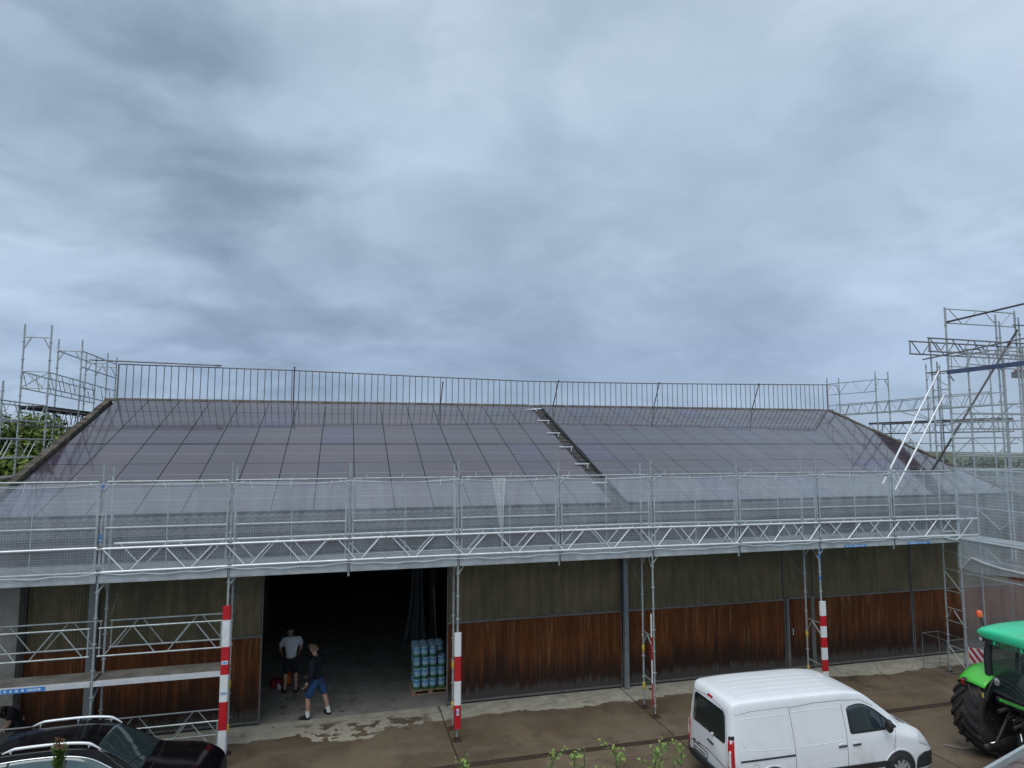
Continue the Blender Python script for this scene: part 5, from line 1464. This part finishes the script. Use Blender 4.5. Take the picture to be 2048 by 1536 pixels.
dn_ = Vector((-.60,0,-.8)); b = MB(); dc.patch(b, rnd_poly([(-.70,.0),(.70,.0),(.55,.78),(-.55,.78)], [.08,.08,.1,.1]), lambda u,v: Vector((3.27-.86*v,u,1.08+.62*v)) - dn_*1.5, dn_, off=.004, rings=7); b.build('windscreen', M['glass_car'], car, world=False)
dn_ = Vector((.75,0,-.6)); b = MB(); dc.patch(b, rnd_poly([(-.58,.05),(.58,.05),(.50,.62),(-.50,.62)], .08), lambda u,v: Vector((.10+.75*v,u,1.08+.60*v)) - dn_*1.5, dn_, off=.004); b.build('rear_window', M['glass_dark'], car, world=False)
b = MB(); dc.patch(b, rnd_poly([(.85,-.46),(2.40,-.46),(2.40,.46),(.85,.46)], .06), lambda u,v: (u,v,4), (0,0,-1), off=.003, rings=5); b.build('glass_roof', M['car_black'], car, world=False)
b = MB()
for y0, y1 in ((.45,-.15),(-.02,-.60)): dc.line(b, [(3.20,y0),(3.07,y1)], lambda u,v: (u,v,4), (0,0,-1), r=.008, off=.008)
b.build('wiper', M['black_plastic'], car, world=False)
b = MB(); dc.line(b, [(3.36,-.72),(3.40,0),(3.36,.72)], lambda u,v: (u,v,4), (0,0,-1), r=.008, off=-.004); b.build('bonnet_edge', M['black_plastic'], car, world=False)
b = MB(); dc.patch(b, rnd_poly([(-.45,.42),(.45,.42),(.50,.70),(-.50,.70)], .05), lambda u,v: (7,u,v), (-1,0,0), off=.006); g_ = b.build('grille', M['black_plastic'], car, world=False)

# ---------------------------------------------------------------- tractor
tr = thing('tractor', 'green farm tractor with lugged rear tyres standing at the right edge of the yard', 'tractor', (13.77,10.32,0), 0)
def big_wheel(x, y, r, w, side, nl):
    b = MB(); rr_ = r*.60; rb = r*.93
    prof = [(rr_,-w*.42),(rr_*1.08,-w*.47),(r*.78,-w*.50),(rb*.97,-w*.44),(rb,-w*.3),(rb,w*.3),(rb*.97,w*.44),(r*.78,w*.50),(rr_*1.08,w*.47),(rr_,w*.42)]
    b.lathe(prof, (x,y,r), 'y', 40)
    for sgn in (1,-1):
        for k in range(nl):
            a0 = 2*PI*(k + (.5 if sgn < 0 else 0))/nl
            st = []
            for q in range(4):                        # lug sweeps back from the centre line to the shoulder
                u = q/3; a = a0 + u*.42*(20/nl); yy = sgn*w*(.01+.48*u); hgt = r*(1.0 - .035*u*u) if q < 3 else r*.93
                wd = r*.052*(1+.25*u)
                st.append((a, yy, hgt, wd))
            vs = []
            for (a, yy, hg, wd) in st:
                for (da, rad) in ((-wd/r*1.3, rb*.94),(-wd/r*.8, hg),(wd/r*.8, hg),(wd/r*1.3, rb*.94)):
                    vs.append((x + rad*math.cos(a+da), y + yy, r + rad*math.sin(a+da)))
            fs = []
            for q in range(3):
                for e in range(3): fs.append((q*4+e, q*4+e+1, (q+1)*4+e+1, (q+1)*4+e))
            fs += [(0,1,2,3),(15,14,13,12)]
            b.add(vs, fs)
    o = b.build('wheel', M['muddy_rubber'], tr, world=False)
    b = MB()
    for s in (1,-1):
        b.lathe([(rr_*1.04,s*w*.455),(rr_*.97,s*w*.44),(rr_*.90,s*w*.30),(rr_*.50,s*w*.16),(rr_*.30,s*w*.16),(0,s*w*.16)], (x,y,r), 'y', 32)
        for k in range(8): b.lathe([(.022,s*w*.16),(.022,s*w*.16+s*.03),(0,s*w*.16+s*.03)], (x+math.cos(PI*k/4)*rr_*.40,y,r+math.sin(PI*k/4)*rr_*.40), 'y', 6)
    b.build('rim', M['black_steel'], o, world=False)
    return o
for s in (1,-1):
    big_wheel(-.28, s*.90, .865, .58, s, 20); big_wheel(2.35, s*.82, .60, .40, s, 18)
    # fender: deep bulging shell over the wheel
    b = MB()
    def fen(u, v):
        a = R(136-108*u); y = s*(.56 + .62*v); bul = .05*math.sin(PI*v)
        rad = .89 + bul - (.10*max(0,(v-.86)/.14)**2)
        return (rad*math.cos(a)*1.0 - .22, y, .845 + rad*math.sin(a))
    b.grid(fen, 20, 12)
    o = b.build('fender', M['green'], tr, world=False); md = o.modifiers.new('thickness','SOLIDIFY'); md.thickness = .03; md.offset = 1
    b = MB(); b.obox((-.89,s*.97,1.47),(.06,.055,.085),Matrix.Rotation(-.35,3,'Y')); h_ = b.build('tail_light_housing', M['black_plastic'], o, world=False, bevel=.02)
    b = MB(); b.obox((-.953,s*.97,1.48),(.008,.038,.06),Matrix.Rotation(-.35,3,'Y')); b.build('tail_light', M['lamp_red'], h_, world=False, bevel=.004)
    b = MB(); b.box((-.88,s*.60-.018,1.28),(-.86,s*.60+.018,1.38)); b.build('reflector', M['yellow'], o, world=False)
    b = MB(); b.path([(-.80,s*.60,1.22),(-.76,s*.57,1.40),(-.70,s*.56,1.55),(-.6,s*.56,1.66)], .028, 8); b.build('fender_bracket', M['black_steel'], tr, world=False)
# body, bonnet
b = MB(); b.box((-.35,-.28,.55),(1.1,.28,1.15)); b.box((1.1,-.22,.55),(2.75,.22,1.0)); b.tube((0,-.7,.8),(0,.7,.8),.13,14); b.tube((2.35,-.7,.6),(2.35,.7,.6),.09,12); b.box((-.5,-.62,1.12),(1.05,.62,1.34)); b.build('chassis', M['black_steel'], tr, world=False, bevel=.02)
hs = [[Vector((x, y*k, z0+(z-z0)*kz)) for y,z in ((0,1.0),(.30,1.0),(.36,1.15),(.36,1.5),(.27,1.66),(0,1.72))] for x,k,kz,z0 in ((1.0,1,1,1.0),(1.4,1,1,1.0),(2.2,.96,.95,1.0),(2.75,.88,.85,1.0),(2.95,.7,.62,1.0),(3.0,.5,.45,1.0))]
hv, hf = loft(hs, 4, 3); b = MB(); b.add(hv, hf, 0, True); b.build('bonnet', M['green'], tr, world=False)
b = MB(); b.box((2.75,-.4,.45),(3.25,.4,.95)); b.build('front_weight', M['black_steel'], tr, world=False, bevel=.03)
b = MB(); b.tube((1.05,-.62,1.2),(1.05,-.62,2.6),.05,10); b.build('exhaust', M['black_steel'], tr, world=False)
# cab
zc0, zc1 = 1.34, 2.44
CP = {'rl':(-.52,.66,-.60,.64),'fl':(1.02,.58,.92,.62)}
b = MB()
for s in (1,-1):
    b.path([(-.50,s*.60,zc0),(-.58,s*.67,1.62),(-.60,s*.66,2.1),(-.56,s*.63,zc1)], [.055,.075,.075,.06], 8)
    b.path([(1.08,s*.50,zc0),(1.02,s*.60,1.8),(.92,s*.62,zc1)], .035, 8)
    b.path([(.20,s*.70,zc0),(.24,s*.71,1.9),(.24,s*.64,zc1)], .032, 8)
    b.path([(-.52,s*.66,1.36),(1.05,s*.62,1.36)], .04, 8)
b.path([(-.56,-.64,1.40),(-.58,0,1.36),(-.56,.64,1.40)], .05, 8)
b.build('cab_frame', M['black_plastic'], tr, world=False)
b = MB(); g = lambda P: b.add(P, [(0,1,2,3)])
b.grid(lambda u,v: (-.575-.035*math.sin(PI*u)-.02*math.sin(PI*v), -.60+1.20*u, 1.42+1.04*v), 8, 6)
o = b.build('rear_window', M['cabglass'] if 'cabglass' in M else M['glass_dark'], tr, world=False)
for s in (1,-1):
    b = MB(); b.grid(lambda u,v: (-.54+.76*u, s*(.665+.02*math.sin(PI*v)), 1.40+1.05*v), 4, 5); b.grid(lambda u,v: (.25+.72*u, s*(.69-.05*u+.02*math.sin(PI*v)), 1.40+1.05*v), 4, 5); b.build('side_window', M['cabglass'], tr, world=False)
b = MB(); b.grid(lambda u,v: (1.06-.12*v+.05*math.sin(PI*u), -.52+1.04*u, 1.42+1.02*v), 8, 5); b.build('windscreen', M['cabglass'], tr, world=False)
# roof
def rsec(x, k, z0, z1):
    return [Vector((x,y*k,z0+(z1-z0)*t)) for y,t in ((0,0),(.62,0),(.76,.22),(.80,.55),(.70,.86),(.4,.97),(0,1.0))]
rv, rf = loft([rsec(-.74,.90,2.50,2.60),rsec(-.71,.97,2.46,2.66),rsec(-.58,1.0,2.42,2.71),rsec(-.1,1.02,2.42,2.75),rsec(.6,1.02,2.42,2.75),rsec(1.1,.98,2.43,2.70),rsec(1.28,.92,2.47,2.64),rsec(1.32,.84,2.50,2.58)], 4, 3)
b = MB(); b.add(rv, rf, 0, True); ro = b.build('cab_roof', M['roof_green'], tr, world=False)
b = MB(); b.box((-.70,-.60,2.36),(-.55,.56,2.50)); hd_ = b.build('roof_header', M['roof_green'], ro, world=False, bevel=.03)
b = MB(); b.box((-.712,-.10,2.385),(-.700,.38,2.475)); pt = b.build('name_panel', M['dark_ink'], hd_, world=False)
b = MB(); rr = random.Random(8); y = .345
for k in range(9):
    w = .034
    b.box((-.718,y-w,2.405),(-.7125,y-w+.009,2.455))
    if k%2 == 0: b.box((-.718,y-w,2.405),(-.7125,y-.006,2.414))
    if k%3 != 1: b.box((-.718,y-w,2.446),(-.7125,y-.006,2.455))
    y -= .046
b.build('lettering', M['green_ink'], pt, world=False)
for y in (.50,-.24):
    b = MB(); b.obox((-.70,y,2.43),(.03,.055,.045),Matrix.Identity(3)); b.build('work_lamp', M['black_plastic'], hd_, world=False, bevel=.012)
for s in (1,-1):
    b = MB(); b.ball((-.62,s*.74,2.40),(.045,.055,.05),12,8); l_ = b.build('marker_lamp', M['black_plastic'], ro, world=False)
    b = MB(); b.ball((-.645,s*.745,2.40),(.03,.042,.038),12,8); b.build('lamp_lens', M['lamp_clear'], l_, world=False)
b = MB(); b.tube((-.50,.74,2.60),(-.53,.84,2.83),.014,8); p_ = b.build('beacon_stalk', M['black_plastic'], tr, world=False)
b = MB(); b.lathe([(0,2.82),(.058,2.82),(.06,2.84),(.055,2.93),(.035,2.955),(0,2.96)], (-.53,.845,0), 'z', 16); b.build('beacon', M['lamp_orange'], tr, world=False)
b = MB(); b.box((-.15,-.25,1.36),(.35,.25,1.50)); b.box((-.28,-.25,1.45),(-.12,.25,2.05)); b.build('seat', M['black_cloth'], tr, world=False, bevel=.05)
b = MB(); b.tube((.75,0,1.36),(.55,0,1.80),.03,8); 
b.path([(.55+.17*math.sin(2*PI*k/20)*.5,.19*math.cos(2*PI*k/20),1.80+.17*math.sin(2*PI*k/20)*.86) for k in range(21)], .014, 6); b.build('steering_wheel', M['black_plastic'], tr, world=False)
# rear face details: sticker, wiper, rail with lettering, hitch
b = MB(); b.lathe([(0,-.614),(.085,-.612),(.085,-.600)], (0,.52,1.60), 'x', 24); k_ = b.build('speed_sticker', M['white_board'], o, world=False)
b = MB(); b.lathe([(.070,-.617),(.084,-.6165)], (0,.52,1.60), 'x', 24); b.build('sticker_rim', M['dark_ink'], k_, world=False)
b = MB()
for (y0,z0,y1,z1) in ((.555,1.63,.525,1.63),(.525,1.63,.555,1.60),(.555,1.60,.525,1.57),(.555,1.57,.525,1.57),(.505,1.63,.505,1.57),(.505,1.63,.48,1.63),(.505,1.57,.48,1.57),(.48,1.63,.48,1.57)): b.tube((-.619,y0,z0),(-.619,y1,z1),.006,5)
b.build('lettering', M['dark_ink'], k_, world=False)
b = MB(); b.path([(-.64,.55,1.74),(-.65,.2,1.70),(-.65,-.1,1.52),(-.64,-.3,1.44)], .010, 6); b.path([(-.64,.45,1.62),(-.66,.18,1.60),(-.65,.0,1.50)], .008, 6); b.build('wiper', M['black_plastic'], tr, world=False)
b = MB(); b.box((-.66,-.58,1.25),(-.60,.50,1.33)); r_ = b.build('rear_rail', M['black_plastic'], tr, world=False, bevel=.01)
b = MB(); b.box((-.668,-.50,1.262),(-.661,.42,1.318)); q_ = b.build('green_strip', M['green'], r_, world=False)
b = MB(); y = .36
for k in range(13):
    b.box((-.673,y-.010,1.272),(-.6685,y,1.308)); 
    if k%2: b.box((-.673,y-.035,1.300),(-.6685,y,1.308))
    else: b.box((-.673,y-.035,1.272),(-.6685,y,1.280))
    y -= .062
b.build('lettering', M['dark_ink'], q_, world=False)
b = MB()
for s in (1,-1):
    b.bar((-.35,s*.36,.55),(-1.05,s*.42,.42),.05,.09); b.tube((-.45,s*.34,1.12),(-.85,s*.40,.47),.032,8); b.tube((-.30,s*.30,1.2),(-.80,s*.34,1.10),.045,8); b.ball((-1.07,s*.42,.42),.06,10,7)
b.tube((-.38,0,1.0),(-.85,0,.92),.035,8); b.box((-.62,-.14,.50),(-.36,.14,.72)); b.tube((-.36,0,.62),(-.55,0,.62),.04,10); b.box((-.75,-.06,.36),(-.3,.06,.42))
for k in range(6): b.tube((-.52,-.26+.1*k,1.02),(-.60,-.26+.1*k,1.02),.022,8)
b.build('hitch', M['black_steel'], tr, world=False, bevel=.006)
b = MB(); rr = random.Random(12)
for k in range(9):
    y = -.3+.075*k; b.path([(-.55,y,1.05),(-.70,y+rr.uniform(-.05,.05),.98+rr.uniform(-.05,.05)),(-.62,y+rr.uniform(-.1,.1),.78),(-.45,y*.8,.66)], .012, 6)
b.build('hydraulic_hose', M['rubber'], tr, world=False)
b = MB()
for (p,q) in (((-.72,-.02,.80),(-.80,-.10,.70)),((-.9,.38,.50),(-.96,.42,.47)),((-.66,.12,1.0),(-.70,.14,1.0))): b.tube(p,q,.016,8)
b.build('hydraulic_rod', M['chrome'], tr, world=False)
b = MB(); b.obox((.34,1.66,1.68),(.012,.235,.16),Matrix.Rotation(-.12,3,'X')); bo = b.build('warning_board', M['stripe'], tr, world=False)
b = MB(); b.path([(.36,1.5,1.58),(.40,1.2,1.50),(.40,.72,1.50)], .022, 8); b.build('board_arm', M['black_steel'], tr, world=False)
BLOBS = [((-0.366,0.839,0.402),9,-0.22),((-0.267,0.853,0.449),10,-0.34),((-0.168,0.874,0.456),8,-0.18),((-0.337,0.863,0.377),5,-0.1),((-0.314,0.872,0.375),4,0.16),((-0.233,0.881,0.413),4,0.12),((-0.239,0.816,0.527),10,0.16),((-0.075,0.848,0.524),5,0.08),((-0.095,0.894,0.438),3,0.1),((-0.361,0.878,0.315),5,0.1),((-0.308,0.898,0.315),5,0.12),((-0.186,0.962,0.201),9,-0.08),((-0.381,0.910,0.165),6,0.1),((-0.257,0.952,0.167),4,0.16),((0.173,0.877,0.449),3,0.12),((0.295,0.831,0.472),2.5,0.12),((0.352,0.823,0.445),2.5,0.06),((0.420,0.769,0.482),3,0.05),((0.465,0.690,0.554),6,0.03),((0.426,0.752,0.502),9,-0.1),((0.227,0.802,0.552),9,-0.08),((0.609,0.649,0.457),2.5,-0.16),((0.677,0.590,0.440),3.5,-0.13),((0.590,0.714,0.377),9,0.03),((0.740,0.585,0.331),4,-0.1),((0.231,0.961,0.153),14,-0.1),((-0.094,0.985,0.144),8,-0.1),((0.448,0.887,0.112),9,-0.09),((0.727,0.659,0.193),3,-0.12),((0.711,0.684,0.164),5,0.15),((0.740,0.608,0.289),7,0.06),((0.693,0.542,0.475),9,0.05),((0.238,0.926,0.294),9,-0.03),((0.564,0.799,0.208),6,-0.02)]
# ================================================================== sky, light, camera
w = bpy.data.worlds.new("World"); bpy.context.scene.world = w; w.use_nodes = True
nt = w.node_tree; n = NT(nt); bg = nt.nodes['Background']
SUN_EL, SUN_AZ = R(58), R(215)                      # high, behind the viewer's left shoulder
sky = n.n('ShaderNodeTexSky', sky_type='NISHITA'); sky.sun_disc = False; sky.sun_elevation = SUN_EL; sky.sun_rotation = SUN_AZ
d = n.vm('NORMALIZE', n.tc('Generated')); dx, dy, dz = n.sep(d)
up = n.m('MAXIMUM', dz, 0)
# the cloud deck: direction projected on a flat layer overhead
k = n.m('DIVIDE', 1, n.m('ADD', up, .34))
pl = n.comb(n.m('MULTIPLY', dx, k), n.m('MULTIPLY', dy, k), 0)
wob = n.vm('SUBTRACT', n.noise(pl, 2.2, 4, .55, out='Color'), (.5,.5,.5))
n1 = n.noise(n.vm('ADD', pl, n.vm('SCALE', wob, scale=.18)), 1.35, 6, .52)
n2 = n.noise(n.vm('ADD', n.vm('MULTIPLY', pl, (.9,1.1,1)), n.vm('SCALE', wob, scale=.5)), 3.2, 5, .50)
n3 = n.noise(n.vm('ADD', pl, n.vm('SCALE', wob, scale=.9)), 6.0, 4, .5)
base = n.ramp(up, [(0,(.40,.51,.65)),(.06,(.37,.485,.66)),(.14,(.385,.495,.675)),(.26,(.455,.57,.725)),(.42,(.51,.625,.765)),(.60,(.55,.675,.80)),(.80,(.70,.79,.88)),(1,(.80,.88,.94))])
f = n.m('ADD', n.m('ADD', n.m('MULTIPLY', n.m('SUBTRACT', n1, .5), .50), n.m('MULTIPLY', n.m('SUBTRACT', n2, .5), .22)), n.m('MULTIPLY', n.m('SUBTRACT', n3, .5), .14))
left = n.sstep(dx, .45, -.55)
wv = n.vm('ADD', pl, n.vm('SCALE', wob, scale=.28))
pA = n.noise(wv, 2.3, 7, .48)
pB = n.noise(n.vm('ADD', n.vm('MULTIPLY', wv, (.8,1.25,1)), (7.3,2.1,0)), 4.2, 7, .48)
f = n.m('ADD', f, n.m('MULTIPLY', n.m('SUBTRACT', n.sstep(pA, .36, .62), .52), n.m('ADD', .09, n.m('MULTIPLY', left, .17))))
f = n.m('ADD', f, n.m('MULTIPLY', n.m('SUBTRACT', n.sstep(pB, .40, .68), .42), n.m('ADD', .05, n.m('MULTIPLY', left, .10))))
wis = n.sstep(n.m('ABSOLUTE', n.m('SUBTRACT', n.noise(n.vm('ADD', wv, (3.1,5.7,0)), 2.4, 5, .48), .5)), .05, .0)
f = n.m('ADD', f, n.m('MULTIPLY', n.m('MULTIPLY', wis, n.sstep(n.noise(pl, 1.6, 3), .48, .66)), .09))
dd = n.vm('NORMALIZE', n.vm('ADD', d, n.vm('SCALE', wob, scale=.30)))
def blob(v, deg, amp):
    global f
    kk = math.log(2)/(1-math.cos(R(deg)))
    dot = n.vm('DOT_PRODUCT', dd, Vector(v).normalized())
    g = n.m('EXPONENT', n.m('MULTIPLY', n.m('SUBTRACT', dot, 1), kk))
    f = n.m('ADD', f, n.m('MULTIPLY', g, amp*1.05))
for b_ in BLOBS: blob(*b_)
mul = n.m('ADD', 1, n.m('MULTIPLY', f, 1.0))
col = n.vm('MULTIPLY', base, n.comb(n.m('POWER', mul, 1.12), mul, n.m('POWER', mul, .88)))
cov = n.mix(.93, sky.outputs[0], n.vm('SCALE', col, scale=10))
gnd = n.mix(n.sstep(dz, -.02, -.10), cov, (1.6,1.5,1.2))
nt.links.new(gnd, bg.inputs[0]); bg.inputs[1].default_value = .1

sl = bpy.data.lights.new('sun', 'SUN'); sl.energy = 1.5; sl.angle = R(40); sl.color = (1,.99,.97)
so = bpy.data.objects.new('sun', sl); C.objects.link(so)
sd = Vector((math.sin(SUN_AZ)*math.cos(SUN_EL), math.cos(SUN_AZ)*math.cos(SUN_EL), math.sin(SUN_EL)))
so.rotation_euler = (-sd).to_track_quat('-Z','Y').to_euler(); so.location = sd*50

cam = bpy.data.cameras.new('camera'); co = bpy.data.objects.new('camera', cam); C.objects.link(co)
cam.sensor_width = 36; cam.lens = 36*1285/2048; cam.clip_end = 3000; cam.clip_start = .1
co.location = (0,0,6.5); co.rotation_euler = (R(90)+math.atan(120/1285), 0, R(-14.6))
sc = bpy.context.scene; sc.camera = co
sc.view_settings.view_transform = 'Standard'; sc.view_settings.look = 'None'; sc.view_settings.gamma = 1; sc.view_settings.exposure = 0
sc.render.resolution_x = 1024; sc.render.resolution_y = 768
sc.cycles.transparent_max_bounces = 24
